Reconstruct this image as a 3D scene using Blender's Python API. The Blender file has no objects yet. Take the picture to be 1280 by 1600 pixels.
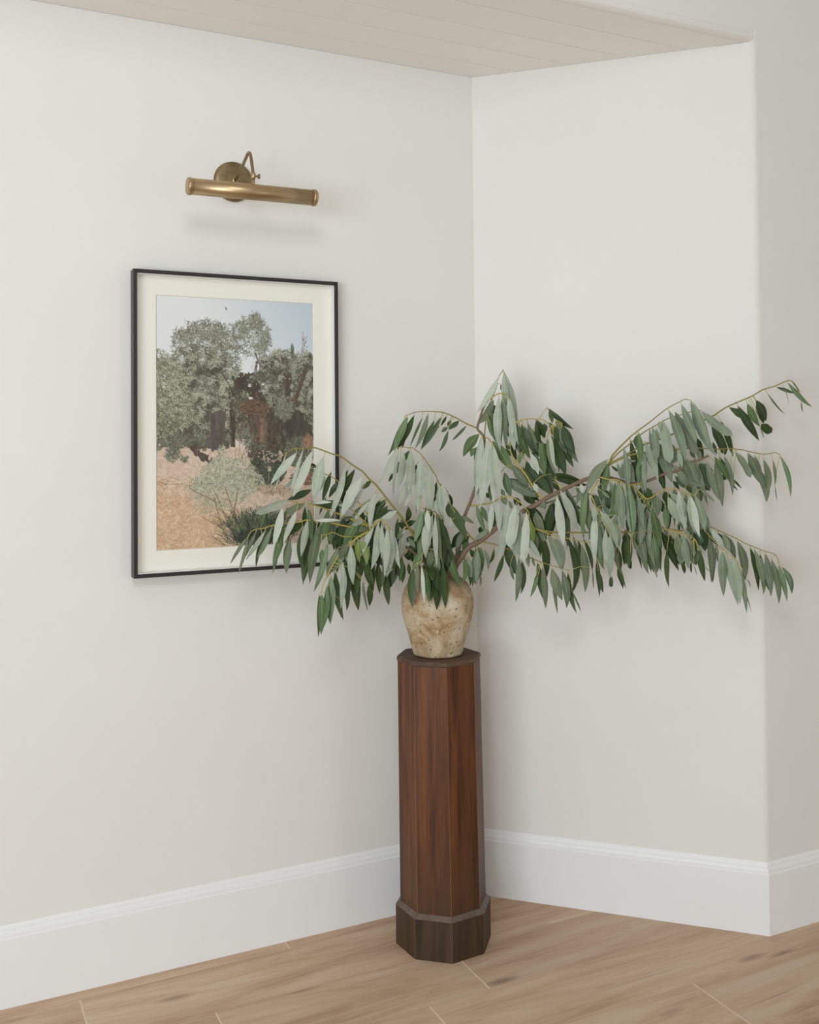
import bpy, bmesh, math, random
import numpy as np
from mathutils import Vector, Matrix
random.seed(3)
rng = np.random.default_rng(5)
SC = bpy.context.scene
COL = SC.collection

# ------------------------------------------------------------------ camera
H = 2.467            # soffit height
cam = bpy.data.cameras.new('camera')
cam.sensor_width = 36.0
cam.lens = 1548.355 * 36.0 / 1600.0
cam.shift_x = -1.04 / 1600.0
cam.shift_y = -(800.0 - 653.12) / 1600.0
cam.clip_start = 0.05
cam_o = bpy.data.objects.new('camera', cam)
COL.objects.link(cam_o)
yaw, pit, rol = 0.45359, 0.02239, -0.00828
fw = Vector((math.sin(yaw) * math.cos(pit), math.cos(yaw) * math.cos(pit), math.sin(pit)))
rt = Vector((math.cos(yaw), -math.sin(yaw), 0))
up = rt.cross(fw)
R_ = math.cos(rol) * rt + math.sin(rol) * up
U_ = -math.sin(rol) * rt + math.cos(rol) * up
m = Matrix((R_, U_, -fw)).transposed().to_4x4()
m.translation = Vector((-1.49494, -2.61531, 1.36027))
cam_o.matrix_world = m
SC.camera = cam_o

# ------------------------------------------------------------------ world, lights, exposure
SC.view_settings.view_transform = 'Standard'
SC.view_settings.look = 'None'
SC.view_settings.gamma = 1.0
SC.view_settings.use_curve_mapping = False
SC.view_settings.exposure = 0.04
w = bpy.data.worlds.new('room_daylight')
SC.world = w
w.use_nodes = True
w.node_tree.nodes['Background'].inputs[0].default_value = (0.90, 0.95, 1.0, 1)
w.node_tree.nodes['Background'].inputs[1].default_value = 0.40

def area(name, loc, target, sx, sy, power, color):
    l = bpy.data.lights.new(name, 'AREA')
    l.shape = 'RECTANGLE'; l.size = sx; l.size_y = sy
    l.energy = power; l.color = color
    o = bpy.data.objects.new(name, l)
    COL.objects.link(o)
    o.location = loc
    o.rotation_euler = (Vector(target) - Vector(loc)).to_track_quat('-Z', 'Y').to_euler()
    return o
area('ceiling_light', (-1.5, -2.4, 2.6), (-0.7, -0.0, 1.3), 0.6, 0.6, 9.5, (0.98, 0.985, 0.97))
area('window_light', (-4.3, -4.2, 1.0), (-0.4, -0.2, 0.85), 2.4, 1.8, 108, (0.85, 0.93, 1.0))
area('fill_light_side', (1.75, -4.3, 1.0), (0.2, -0.2, 0.6), 0.8, 1.8, 9, (0.93, 0.965, 1.0))  # added fill for the shaded wall right of the pedestal, no real window

# ------------------------------------------------------------------ helpers
def srgb(r, g, b):
    f = lambda c: (c / 255.0 / 12.92) if c / 255.0 <= 0.04045 else ((c / 255.0 + 0.055) / 1.055) ** 2.4
    return (f(r), f(g), f(b), 1.0)

def obj(name, verts, faces, mat=None, parent=None, smooth=False, uvs=None, mats=None, fmat=None):
    me = bpy.data.meshes.new(name)
    me.from_pydata([tuple(v) for v in verts], [], faces)
    if mats:
        for q in mats: me.materials.append(q)
        if fmat is not None: me.polygons.foreach_set('material_index', fmat)
    elif mat: me.materials.append(mat)
    if uvs is not None:
        uvl = me.uv_layers.new(name='uv')
        li = np.empty(len(me.loops), dtype=np.int32); me.loops.foreach_get('vertex_index', li)
        uvl.data.foreach_set('uv', np.asarray(uvs, dtype=np.float32)[li].ravel())
    if smooth: me.polygons.foreach_set('use_smooth', [True] * len(me.polygons))
    me.update()
    o = bpy.data.objects.new(name, me)
    COL.objects.link(o)
    if parent: o.parent = parent
    return o

def fixn(o):
    bm = bmesh.new(); bm.from_mesh(o.data)
    bmesh.ops.recalc_face_normals(bm, faces=bm.faces)
    bm.to_mesh(o.data); bm.free()
    return o

def prism(name, poly, z0, z1, mat, parent=None, bev=0.0):
    n = len(poly)
    v = [(x, y, z0) for x, y in poly] + [(x, y, z1) for x, y in poly]
    f = [tuple(range(n))[::-1], tuple(range(n, 2 * n))] + [(i, (i + 1) % n, n + (i + 1) % n, n + i) for i in range(n)]
    o = fixn(obj(name, v, f, mat, parent))
    if bev:
        bm = bmesh.new(); bm.from_mesh(o.data)
        bmesh.ops.bevel(bm, geom=bm.edges[:], offset=bev, segments=1, affect='EDGES')
        bm.to_mesh(o.data); bm.free()
    return o

def sweep(name, prof, p0, p1, d0, d1, mat, parent=None, smooth=False):
    """prof: closed list of (a, z); a goes along d0 at p0 and along d1 at p1 (mitred ends)"""
    n = len(prof)
    v = [(p0[0] + d0[0] * a, p0[1] + d0[1] * a, z) for a, z in prof] + [(p1[0] + d1[0] * a, p1[1] + d1[1] * a, z) for a, z in prof]
    f = [(i, (i + 1) % n, n + (i + 1) % n, n + i) for i in range(n)] + [tuple(range(n)), tuple(range(n, 2 * n))[::-1]]
    return fixn(obj(name, v, f, mat, parent, smooth))

def lathe(name, prof, seg, mat, parent=None, centre=(0, 0, 0), axis='z', wob=None, smooth=True):
    v = []; f = []; n = len(prof)
    for j in range(seg):
        a = 2 * math.pi * j / seg
        for r, z in prof:
            k = 1.0 if wob is None else wob(a, z)
            x, y = r * k * math.cos(a), r * k * math.sin(a)
            p = {'z': (x, y, z), 'x': (z, x, y), 'y': (x, z, y)}[axis]
            v.append((p[0] + centre[0], p[1] + centre[1], p[2] + centre[2]))
    for j in range(seg):
        j2 = (j + 1) % seg
        for i in range(n - 1):
            f.append((j * n + i, j2 * n + i, j2 * n + i + 1, j * n + i + 1))
    me_o = obj(name, v, f, mat, parent, smooth)
    bm = bmesh.new(); bm.from_mesh(me_o.data)
    bmesh.ops.remove_doubles(bm, verts=bm.verts, dist=1e-6)
    bmesh.ops.recalc_face_normals(bm, faces=bm.faces)
    bm.to_mesh(me_o.data); bm.free()
    return me_o

def tube_geo(pts, r0, r1, seg=6, caps=True):
    pts = [Vector(p) for p in pts]; n = len(pts)
    v = []; f = []
    ref = Vector((0, 0, 1))
    L = [0]
    for i in range(n - 1): L.append(L[-1] + (pts[i + 1] - pts[i]).length)
    prev = None
    for i, p in enumerate(pts):
        t = (pts[min(i + 1, n - 1)] - pts[max(i - 1, 0)]).normalized()
        if prev is None:
            a = t.orthogonal().normalized()
        else:
            a = (prev - t * prev.dot(t)).normalized()
        prev = a; b = t.cross(a)
        r = r0 + (r1 - r0) * (L[i] / max(L[-1], 1e-9))
        for k in range(seg):
            g = 2 * math.pi * k / seg
            v.append(p + (a * math.cos(g) + b * math.sin(g)) * r)
    for i in range(n - 1):
        for k in range(seg):
            k2 = (k + 1) % seg
            f.append((i * seg + k, i * seg + k2, (i + 1) * seg + k2, (i + 1) * seg + k))
    if caps:
        f.append(tuple(range(seg))[::-1]); f.append(tuple(range((n - 1) * seg, n * seg)))
    return v, f

def smooth_path(pts, sub=3):
    P = [Vector(p) for p in pts]
    if len(P) < 3: return P
    out = []
    for i in range(len(P) - 1):
        p0 = P[max(i - 1, 0)]; p1 = P[i]; p2 = P[i + 1]; p3 = P[min(i + 2, len(P) - 1)]
        for s in range(sub):
            t = s / sub
            out.append(0.5 * ((2 * p1) + (p2 - p0) * t + (2 * p0 - 5 * p1 + 4 * p2 - p3) * t * t + (3 * p1 - p0 - 3 * p2 + p3) * t ** 3))
    out.append(P[-1])
    return out

def empty(name, loc=(0, 0, 0), rz=0.0):
    o = bpy.data.objects.new(name, None); o.empty_display_size = 0.05
    o.location = loc; o.rotation_euler = (0, 0, rz)
    COL.objects.link(o)
    return o

def tag(o, label, cat, group=None):
    o['label'] = label; o['category'] = cat
    if group: o['group'] = group
    return o

def structure(o):
    o['kind'] = 'structure'
    return o

# ------------------------------------------------------------------ materials
class NT:
    def __init__(s, name):
        s.m = bpy.data.materials.new(name); s.m.use_nodes = True
        s.t = s.m.node_tree; s.b = s.t.nodes['Principled BSDF']; s.o = s.t.nodes['Material Output']
    def n(s, ty, **kw):
        x = s.t.nodes.new(ty)
        for k, v in kw.items():
            if k.startswith('_'): setattr(x, k[1:], v)
            else: x.inputs[k].default_value = v
        return x
    def l(s, a, ai, b, bi): s.t.links.new(a.outputs[ai], b.inputs[bi])
    def ramp(s, fac, stops):
        r = s.n('ShaderNodeValToRGB'); e = r.color_ramp.elements
        while len(e) < len(stops): e.new(0.5)
        for q, (p, c) in zip(e, stops): q.position = p; q.color = c
        s.t.links.new(fac, r.inputs[0]); return r
    def bump(s, h, strength, dist):
        b = s.n('ShaderNodeBump', Strength=strength, Distance=dist)
        s.t.links.new(h, b.inputs['Height']); s.t.links.new(b.outputs[0], s.b.inputs['Normal']); return b
    def coords(s, kind='Object', scale=(1, 1, 1), loc=(0, 0, 0)):
        c = s.n('ShaderNodeTexCoord'); mp = s.n('ShaderNodeMapping')
        mp.inputs['Scale'].default_value = scale; mp.inputs['Location'].default_value = loc
        s.l(c, kind, mp, 'Vector'); return mp
    def set(s, **kw):
        for k, v in kw.items(): s.b.inputs[k.replace('_', ' ')].default_value = v
        return s

def plain(name, col, rough, **kw):
    q = NT(name); q.set(Base_Color=col, Roughness=rough, **kw); return q.m

def mat_wall():
    q = NT('painted_plaster')
    mp = q.coords()
    n1 = q.n('ShaderNodeTexNoise', Scale=3.2, Detail=4.0, Roughness=0.55); q.l(mp, 0, n1, 'Vector')
    n2 = q.n('ShaderNodeTexNoise', Scale=26.0, Detail=3.0, Roughness=0.5); q.l(mp, 0, n2, 'Vector')
    v = q.ramp(n1.outputs[0], [(0.3, srgb(238, 237, 231)), (0.7, srgb(241, 240, 235))])
    q.l(v, 0, q.b, 'Base Color')
    pk = q.ramp(n2.outputs[0], [(0.55, (0, 0, 0, 1)), (0.75, (1, 1, 1, 1))])
    ad = q.n('ShaderNodeMath', _operation='MULTIPLY_ADD'); q.l(pk, 0, ad, 0); ad.inputs[1].default_value = 0.25; q.l(n1, 0, ad, 2)
    q.bump(ad.outputs[0], 0.25, 0.004)
    q.set(Roughness=0.62)
    q.b.inputs['Specular IOR Level'].default_value = 0.25
    return q.m

def mat_wood(name, dark, mid, light, sc, rough, axis='z', coat=0.0, grime=False):
    q = NT(name)
    scale = {'z': (sc, sc, sc * 0.05), 'x': (sc * 0.05, sc, sc)}[axis]
    info = q.n('ShaderNodeObjectInfo')
    mp = q.coords(scale=scale)
    off = q.n('ShaderNodeVectorMath', _operation='SCALE'); q.l(info, 'Location', off, 0)
    cmb = q.n('ShaderNodeCombineXYZ')
    mul = q.n('ShaderNodeMath', _operation='MULTIPLY'); q.l(info, 'Random', mul, 0); mul.inputs[1].default_value = 37.0
    q.l(mul, 0, cmb, 0); q.l(mul, 0, cmb, 1); q.l(mul, 0, cmb, 2)
    ad = q.n('ShaderNodeVectorMath', _operation='ADD'); q.l(mp, 0, ad, 0); q.l(cmb, 0, ad, 1)
    n1 = q.n('ShaderNodeTexNoise', Scale=1.0, Detail=8.0, Roughness=0.62, Distortion=0.6); q.l(ad, 0, n1, 'Vector')
    n2 = q.n('ShaderNodeTexNoise', Scale=5.0, Detail=6.0, Roughness=0.7); q.l(ad, 0, n2, 'Vector')
    mx = q.n('ShaderNodeMath', _operation='MULTIPLY_ADD'); q.l(n2, 0, mx, 0); mx.inputs[1].default_value = 0.35; q.l(n1, 0, mx, 2)
    r = q.ramp(mx.outputs[0], [(0.40, dark), (0.64, mid), (0.92, light)])
    hs = q.n('ShaderNodeHueSaturation'); q.l(r, 0, hs, 'Color')
    mv = q.n('ShaderNodeMapRange'); q.l(info, 'Random', mv, 0); mv.inputs[3].default_value = 0.9; mv.inputs[4].default_value = 1.1
    q.l(mv, 0, hs, 'Value')
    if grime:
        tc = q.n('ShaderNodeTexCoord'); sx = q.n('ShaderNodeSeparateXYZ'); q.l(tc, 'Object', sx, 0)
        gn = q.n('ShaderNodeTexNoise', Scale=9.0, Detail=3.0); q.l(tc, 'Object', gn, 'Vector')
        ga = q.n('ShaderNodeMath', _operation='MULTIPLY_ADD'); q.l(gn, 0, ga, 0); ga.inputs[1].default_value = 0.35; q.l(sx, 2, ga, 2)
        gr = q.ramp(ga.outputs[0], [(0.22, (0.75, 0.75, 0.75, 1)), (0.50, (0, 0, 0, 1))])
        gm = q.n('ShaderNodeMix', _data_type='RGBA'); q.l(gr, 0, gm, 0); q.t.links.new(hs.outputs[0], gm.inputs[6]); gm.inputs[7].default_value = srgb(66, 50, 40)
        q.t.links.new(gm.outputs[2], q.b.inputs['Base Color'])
    else: q.l(hs, 0, q.b, 'Base Color')
    q.bump(n2.outputs[0], 0.12, 0.001)
    q.set(Roughness=rough)
    q.b.inputs['Specular IOR Level'].default_value = 0.28
    q.b.inputs['Coat Weight'].default_value = coat; q.b.inputs['Coat Roughness'].default_value = 0.25
    return q.m

def mat_floor():
    q = NT('floor_plank_wood')
    info = q.n('ShaderNodeObjectInfo')
    mul = q.n('ShaderNodeMath', _operation='MULTIPLY'); q.l(info, 'Random', mul, 0); mul.inputs[1].default_value = 53.0
    cmb = q.n('ShaderNodeCombineXYZ'); q.l(mul, 0, cmb, 0); q.l(mul, 0, cmb, 1); q.l(mul, 0, cmb, 2)
    def field(scale, sc, detail, rough, dist):
        mp = q.coords(scale=scale)
        ad = q.n('ShaderNodeVectorMath', _operation='ADD'); q.l(mp, 0, ad, 0); q.l(cmb, 0, ad, 1)
        nn = q.n('ShaderNodeTexNoise', Scale=sc, Detail=detail, Roughness=rough, Distortion=dist); q.l(ad, 0, nn, 'Vector')
        return nn, ad
    big, a1 = field((1.1, 7.0, 1), 1.0, 5.0, 0.6, 1.4)
    fine, a2 = field((5.0, 110.0, 1), 1.0, 4.0, 0.6, 0.3)
    mid, a3 = field((2.2, 24.0, 1), 1.0, 6.0, 0.65, 1.0)
    s1 = q.n('ShaderNodeMath', _operation='MULTIPLY_ADD'); q.l(mid, 0, s1, 0); s1.inputs[1].default_value = 0.55; q.l(big, 0, s1, 2)
    s2 = q.n('ShaderNodeMath', _operation='MULTIPLY_ADD'); q.l(fine, 0, s2, 0); s2.inputs[1].default_value = 0.12; q.l(s1, 0, s2, 2)
    r = q.ramp(s2.outputs[0], [(0.50, srgb(148, 115, 93)), (0.66, srgb(186, 152, 125)), (0.84, srgb(206, 175, 147)), (1.0, srgb(214, 190, 163))])
    # dark knots and mineral streaks
    mp = q.coords(scale=(2.4, 9.0, 1)); ad = q.n('ShaderNodeVectorMath', _operation='ADD'); q.l(mp, 0, ad, 0); q.l(cmb, 0, ad, 1)
    vo = q.n('ShaderNodeTexVoronoi', Scale=1.0); q.l(ad, 0, vo, 'Vector')
    kn = q.ramp(vo.outputs['Distance'], [(0.03, (1, 1, 1, 1)), (0.15, (0, 0, 0, 1))])
    st, _ = field((1.6, 30.0, 1), 1.0, 3.0, 0.5, 0.8)
    stk = q.ramp(st.outputs[0], [(0.66, (0, 0, 0, 1)), (0.78, (1, 1, 1, 1))])
    k2 = q.n('ShaderNodeMath', _operation='MULTIPLY'); q.l(stk, 0, k2, 0); k2.inputs[1].default_value = 0.55
    mxk = q.n('ShaderNodeMath', _operation='MAXIMUM'); q.l(kn, 0, mxk, 0); q.l(k2, 0, mxk, 1)
    k3 = q.n('ShaderNodeMath', _operation='MULTIPLY'); q.l(mxk, 0, k3, 0); k3.inputs[1].default_value = 0.6
    mix = q.n('ShaderNodeMix', _data_type='RGBA'); q.l(k3, 0, mix, 0); q.t.links.new(r.outputs[0], mix.inputs[6]); mix.inputs[7].default_value = srgb(104, 82, 72)
    hs = q.n('ShaderNodeHueSaturation'); q.t.links.new(mix.outputs[2], hs.inputs['Color'])
    mv = q.n('ShaderNodeMapRange'); q.l(info, 'Random', mv, 0); mv.inputs[3].default_value = 0.93; mv.inputs[4].default_value = 1.07
    q.l(mv, 0, hs, 'Value'); q.l(hs, 0, q.b, 'Base Color')
    q.bump(s2.outputs[0], 0.08, 0.001)
    q.set(Roughness=0.52)
    q.b.inputs['Specular IOR Level'].default_value = 0.35
    return q.m

def mat_clay():
    q = NT('weathered_clay')
    mp = q.coords()
    n1 = q.n('ShaderNodeTexNoise', Scale=13.0, Detail=9.0, Roughness=0.72, Distortion=0.5); q.l(mp, 0, n1, 'Vector')
    r = q.ramp(n1.outputs[0], [(0.34, srgb(140, 110, 78)), (0.44, srgb(176, 148, 112)), (0.53, srgb(194, 176, 144)), (0.66, srgb(216, 206, 184))])
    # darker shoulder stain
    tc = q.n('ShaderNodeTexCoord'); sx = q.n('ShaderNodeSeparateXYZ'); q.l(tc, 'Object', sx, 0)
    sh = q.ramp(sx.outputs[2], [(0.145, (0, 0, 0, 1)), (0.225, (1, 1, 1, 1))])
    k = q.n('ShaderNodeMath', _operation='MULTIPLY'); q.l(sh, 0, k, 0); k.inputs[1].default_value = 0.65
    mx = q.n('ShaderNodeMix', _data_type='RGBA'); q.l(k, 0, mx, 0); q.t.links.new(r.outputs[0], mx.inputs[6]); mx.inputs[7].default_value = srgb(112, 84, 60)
    vo = q.n('ShaderNodeTexNoise', Scale=150.0, Detail=3.0, Roughness=0.5); q.l(mp, 0, vo, 'Vector')
    pit = q.ramp(vo.outputs[0], [(0.315, (1, 1, 1, 1)), (0.36, (0, 0, 0, 1))])
    mx2 = q.n('ShaderNodeMix', _data_type='RGBA'); q.l(pit, 0, mx2, 0); q.t.links.new(mx.outputs[2], mx2.inputs[6]); mx2.inputs[7].default_value = srgb(88, 66, 46)
    fl = q.n('ShaderNodeTexNoise', Scale=70.0, Detail=2.0, Roughness=0.5); q.l(mp, 0, fl, 'Vector')
    wf = q.ramp(fl.outputs[0], [(0.70, (0, 0, 0, 1)), (0.74, (1, 1, 1, 1))])
    mx3 = q.n('ShaderNodeMix', _data_type='RGBA'); q.l(wf, 0, mx3, 0); q.t.links.new(mx2.outputs[2], mx3.inputs[6]); mx3.inputs[7].default_value = srgb(222, 212, 190)
    q.t.links.new(mx3.outputs[2], q.b.inputs['Base Color'])
    s = q.n('ShaderNodeMath', _operation='ADD'); q.l(vo, 0, s, 0); q.l(n1, 0, s, 1)
    q.bump(s.outputs[0], 0.55, 0.004)
    q.set(Roughness=0.85)
    return q.m

def mat_leaf(name, c0, c1, rib, rough, spec=0.4):
    q = NT(name)
    uv = q.n('ShaderNodeUVMap'); sx = q.n('ShaderNodeSeparateXYZ'); q.l(uv, 0, sx, 0)
    info = q.n('ShaderNodeObjectInfo')
    mp = q.coords()
    n1 = q.n('ShaderNodeTexNoise', Scale=22.0, Detail=3.0, Roughness=0.5); q.l(mp, 0, n1, 'Vector')
    ad = q.n('ShaderNodeMath', _operation='MULTIPLY_ADD'); q.l(info, 'Random', ad, 0); ad.inputs[1].default_value = 0.55; q.l(n1, 0, ad, 2)
    r = q.ramp(ad.outputs[0], [(0.4, c0), (1.05, c1)])
    # midrib
    su = q.n('ShaderNodeMath', _operation='SUBTRACT'); q.l(sx, 0, su, 0); su.inputs[1].default_value = 0.5
    ab = q.n('ShaderNodeMath', _operation='ABSOLUTE'); q.l(su, 0, ab, 0)
    rb = q.ramp(ab.outputs[0], [(0.03, (1, 1, 1, 1)), (0.075, (0, 0, 0, 1))])
    fd = q.n('ShaderNodeMapRange'); q.l(sx, 1, fd, 0); fd.inputs[3].default_value = 0.75; fd.inputs[4].default_value = 0.1
    ml = q.n('ShaderNodeMath', _operation='MULTIPLY'); q.l(rb, 0, ml, 0); q.l(fd, 0, ml, 1)
    mx = q.n('ShaderNodeMix', _data_type='RGBA'); q.l(ml, 0, mx, 0); q.t.links.new(r.outputs[0], mx.inputs[6]); mx.inputs[7].default_value = rib
    q.t.links.new(mx.outputs[2], q.b.inputs['Base Color'])
    q.set(Roughness=rough)
    q.b.inputs['Specular IOR Level'].default_value = spec
    return q.m

M_WALL = mat_wall()
M_TRIM = plain('semi_gloss_trim_paint', srgb(246, 247, 246), 0.38)
M_CEIL = plain('ceiling_board_paint', srgb(246, 243, 238), 0.6)
M_GAP = plain('board_groove_backing', srgb(120, 112, 100), 0.9)  # dark backing colour behind the ceiling board joints
M_FLOOR = mat_floor()
M_UNDER = plain('plank_bevel_edge', srgb(236, 218, 190), 0.7)
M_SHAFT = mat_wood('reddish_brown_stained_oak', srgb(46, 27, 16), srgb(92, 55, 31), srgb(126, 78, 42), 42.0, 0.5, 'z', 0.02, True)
M_PLINTH = mat_wood('dark_scuffed_oak', srgb(40, 31, 22), srgb(66, 50, 34), srgb(90, 70, 48), 34.0, 0.55, 'z', 0.02)
M_CHAMFER = mat_wood('worn_chamfer_oak', srgb(80, 68, 60), srgb(104, 90, 80), srgb(124, 108, 96), 26.0, 0.5, 'z', 0.1)
M_EDGE = plain('worn_light_oak_edge', srgb(136, 98, 66), 0.5)
M_TOP = mat_wood('worn_dark_oak_top', srgb(62, 47, 38), srgb(90, 70, 56), srgb(124, 98, 78), 22.0, 0.6, 'x')
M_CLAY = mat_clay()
M_BLACK = plain('black_painted_wood', srgb(44, 42, 42), 0.42)
M_MAT = plain('cream_mat_board', srgb(250, 248, 238), 0.9)
M_SPACER = plain('white_spacer', srgb(238, 238, 234), 0.7)
M_SOIL = plain('dark_inside', srgb(40, 32, 26), 0.95)
LEAF = {  # leaf tones; pale against dark partly holds glancing light in the colour
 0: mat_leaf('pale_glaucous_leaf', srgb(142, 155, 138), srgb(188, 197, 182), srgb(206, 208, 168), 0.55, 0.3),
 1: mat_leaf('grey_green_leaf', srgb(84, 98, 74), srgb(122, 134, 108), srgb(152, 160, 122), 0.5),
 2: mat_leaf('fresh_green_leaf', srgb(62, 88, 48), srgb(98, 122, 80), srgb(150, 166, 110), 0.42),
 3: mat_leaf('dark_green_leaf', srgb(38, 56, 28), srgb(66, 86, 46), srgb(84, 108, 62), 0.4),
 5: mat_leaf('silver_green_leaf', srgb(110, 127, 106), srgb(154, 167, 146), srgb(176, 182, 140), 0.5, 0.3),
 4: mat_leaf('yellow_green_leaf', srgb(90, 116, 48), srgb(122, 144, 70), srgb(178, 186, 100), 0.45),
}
M_PET = plain('yellow_leaf_stalk', srgb(198, 190, 116), 0.5)
TWIGM = {'b': plain('grey_brown_bark', srgb(126, 106, 86), 0.75), 'o': plain('olive_brown_twig', srgb(146, 134, 72), 0.6), 'y': plain('yellow_green_twig', srgb(176, 164, 82), 0.55)}

def mat_brass(name, c0, c1, rough, stretch):
    q = NT(name)
    mp = q.coords(scale=stretch)
    n = q.n('ShaderNodeTexNoise', Scale=30.0, Detail=4.0, Roughness=0.6); q.l(mp, 0, n, 'Vector')
    r = q.ramp(n.outputs[0], [(0.35, c0), (0.65, c1)]); q.l(r, 0, q.b, 'Base Color')
    rr = q.n('ShaderNodeMapRange'); q.l(n, 0, rr, 0); rr.inputs[3].default_value = rough - 0.06; rr.inputs[4].default_value = rough + 0.1
    q.l(rr, 0, q.b, 'Roughness')
    q.set(Metallic=0.92)
    return q.m
M_BRASS = mat_brass('aged_brass', srgb(168, 144, 110), srgb(196, 172, 136), 0.34, (0.12, 3, 3))
M_BRASSD = mat_brass('tarnished_brass', srgb(128, 112, 84), srgb(158, 140, 106), 0.42, (1, 1, 1))

def mat_glass():
    q = NT('picture_glass')
    t = q.t
    tr = q.n('ShaderNodeBsdfTransparent'); gl = q.n('ShaderNodeBsdfGlossy', Roughness=0.03)
    gl.inputs['Color'].default_value = (1, 1, 1, 1)
    fr = q.n('ShaderNodeLayerWeight', Blend=0.5)
    pw = q.n('ShaderNodeMath', _operation='POWER'); q.l(fr, 'Facing', pw, 0); pw.inputs[1].default_value = 5.0
    sc = q.n('ShaderNodeMath', _operation='MULTIPLY_ADD'); q.l(pw, 0, sc, 0); sc.inputs[1].default_value = 0.35; sc.inputs[2].default_value = 0.02
    mx = q.n('ShaderNodeMixShader'); q.l(sc, 0, mx, 0); q.l(tr, 0, mx, 1); q.l(gl, 0, mx, 2)
    q.l(mx, 0, q.o, 'Surface')
    return q.m
M_GLASS = mat_glass()

# ------------------------------------------------------------------ the room
PHI = 0.779243; LW = 0.81336
ux, uy = math.cos(PHI), -math.sin(PHI)         # along the angled wall
EX, EY = ux * LW, uy * LW                      # its outer corner
nx, ny = -math.sin(PHI), -math.cos(PHI)        # its normal, into the room
TB = 0.0128                                    # baseboard thickness
XL, XR, TOPZ = -5.2, 3.4, 3.3

wall_left = structure(prism('wall_left', [(XL, 0), (0, 0), (0, 0.12), (XL, 0.12)], 0, H, M_WALL))
rb = 0.011
P1 = (EX - ux * rb, EY - uy * rb); P2 = (EX + rb, EY)
wall_right = structure(prism('wall_right', [(0, 0), P1, (P1[0] + 0.10, P1[1] + 0.10), (0.16, 0.12), (0, 0.12)], 0, H, M_WALL))
# rounded outer corner (drywall bullnose) belongs to the front wall
t_ = rb; half = (math.pi - (math.pi - PHI)) / 2
rad = t_ / math.tan(PHI / 2)
cx_, cy_ = P1[0] - nx * rad, P1[1] - ny * rad
arc = []
a0 = math.atan2(ny, nx); a1 = math.atan2(-1, 0)
if a1 < a0: pass
for i in range(9):
    a = a0 + (a1 - a0) * i / 8
    arc.append((cx_ + rad * math.cos(a), cy_ + rad * math.sin(a)))
wf_poly = arc + [(XR, EY), (XR, EY + 0.14), (P1[0] + 0.10, P1[1] + 0.14), (P1[0] + 0.10, P1[1] + 0.10)]
wall_front = structure(prism('wall_front', wf_poly, 0, H + 0.030, M_WALL))
# header above the opening, rounded lower edge
hp = [(EY, H + 0.030), (EY - 0.0012, H + 0.024), (EY - 0.0034, H + 0.019), (EY - 0.0036, H + 0.013), (EY - 0.001, H + 0.007), (EY + 0.004, H + 0.003), (EY + 0.010, H + 0.0005), (EY + 0.019, H), (EY + 0.019, H + 0.030)]
v = [(XL, y, z) for y, z in hp] + [(P1[0] + 0.004, y, z) for y, z in hp]; n = len(hp)
f = [tuple(range(n)), tuple(range(n, 2 * n))[::-1]] + [(i, (i + 1) % n, n + (i + 1) % n, n + i) for i in range(n)]
structure(fixn(obj('trim_1', v, f, M_WALL)))
structure(prism('wall_upper', [(XL, EY), (XR, EY), (XR, EY + 0.13), (XL, EY + 0.13)], H + 0.030, TOPZ, M_WALL))

# the rest of the room behind and beside the camera: its ceiling, right side and part of the back; the left side is open to daylight
structure(prism('ceiling_room', [(XL, EY + 0.13), (XR, EY + 0.13), (XR, -4.6), (XL, -4.6)], TOPZ, TOPZ + 0.1, M_WALL))
structure(prism('wall_side', [(XR, EY), (XR + 0.12, EY), (XR + 0.12, -4.6), (XR, -4.6)], 0, TOPZ, M_WALL))
structure(prism('wall_back', [(-0.6, -4.6), (XR, -4.6), (XR, -4.48), (-0.6, -4.48)], 0, TOPZ, M_WALL))

# ceiling of the recess: painted boards under a backing slab
def xr(y): return -y * ux / -uy
cbk = structure(prism('ceiling', [(XL, 0.0), (0.0, 0.0), (xr(EY + 0.02), EY + 0.02), (XL, EY + 0.02)], H + 0.009, H + 0.05, M_GAP))
ys = [-0.001, -0.0985, -0.212, -0.3275, -0.4465, EY + 0.0195]
for i in range(5):
    y0, y1 = ys[i] - 0.0012, ys[i + 1] + 0.0012
    b = prism('board', [(XL, y0), (xr(y0) - 0.001, y0), (xr(y1) - 0.001, y1), (XL, y1)], H, H + 0.009, M_CEIL, cbk, 0.0009)

# baseboards: tall flat face with a moulded cap, mitred at the corners
bp = [(0, 0), (TB, 0), (TB, 0.1635), (TB - 0.0012, 0.1660), (TB - 0.0032, 0.1672), (TB - 0.0030, 0.1700), (TB - 0.0034, 0.1735), (TB - 0.0044, 0.1770), (TB - 0.0058, 0.1798),
      (TB - 0.0076, 0.1818), (TB - 0.0080, 0.1850), (TB - 0.0092, 0.1885), (TB - 0.0108, 0.1915), (TB - 0.0122, 0.1935), (0, 0.194)]
# mitre directions
th = PHI / 2
min_ = (-math.tan(th), -1.0)                       # inner corner: offset of both faces by 1
mout = (nx + ux * math.tan(th), ny + uy * math.tan(th))
structure(sweep('baseboard_left', bp, (XL, 0), (0, 0), (0, -1), min_, M_TRIM))
structure(sweep('baseboard_right', bp, (0, 0), (EX, EY), min_, mout, M_TRIM))
structure(sweep('baseboard_front', bp, (EX, EY), (XR, EY), mout, (0, -1), M_TRIM))

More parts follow.
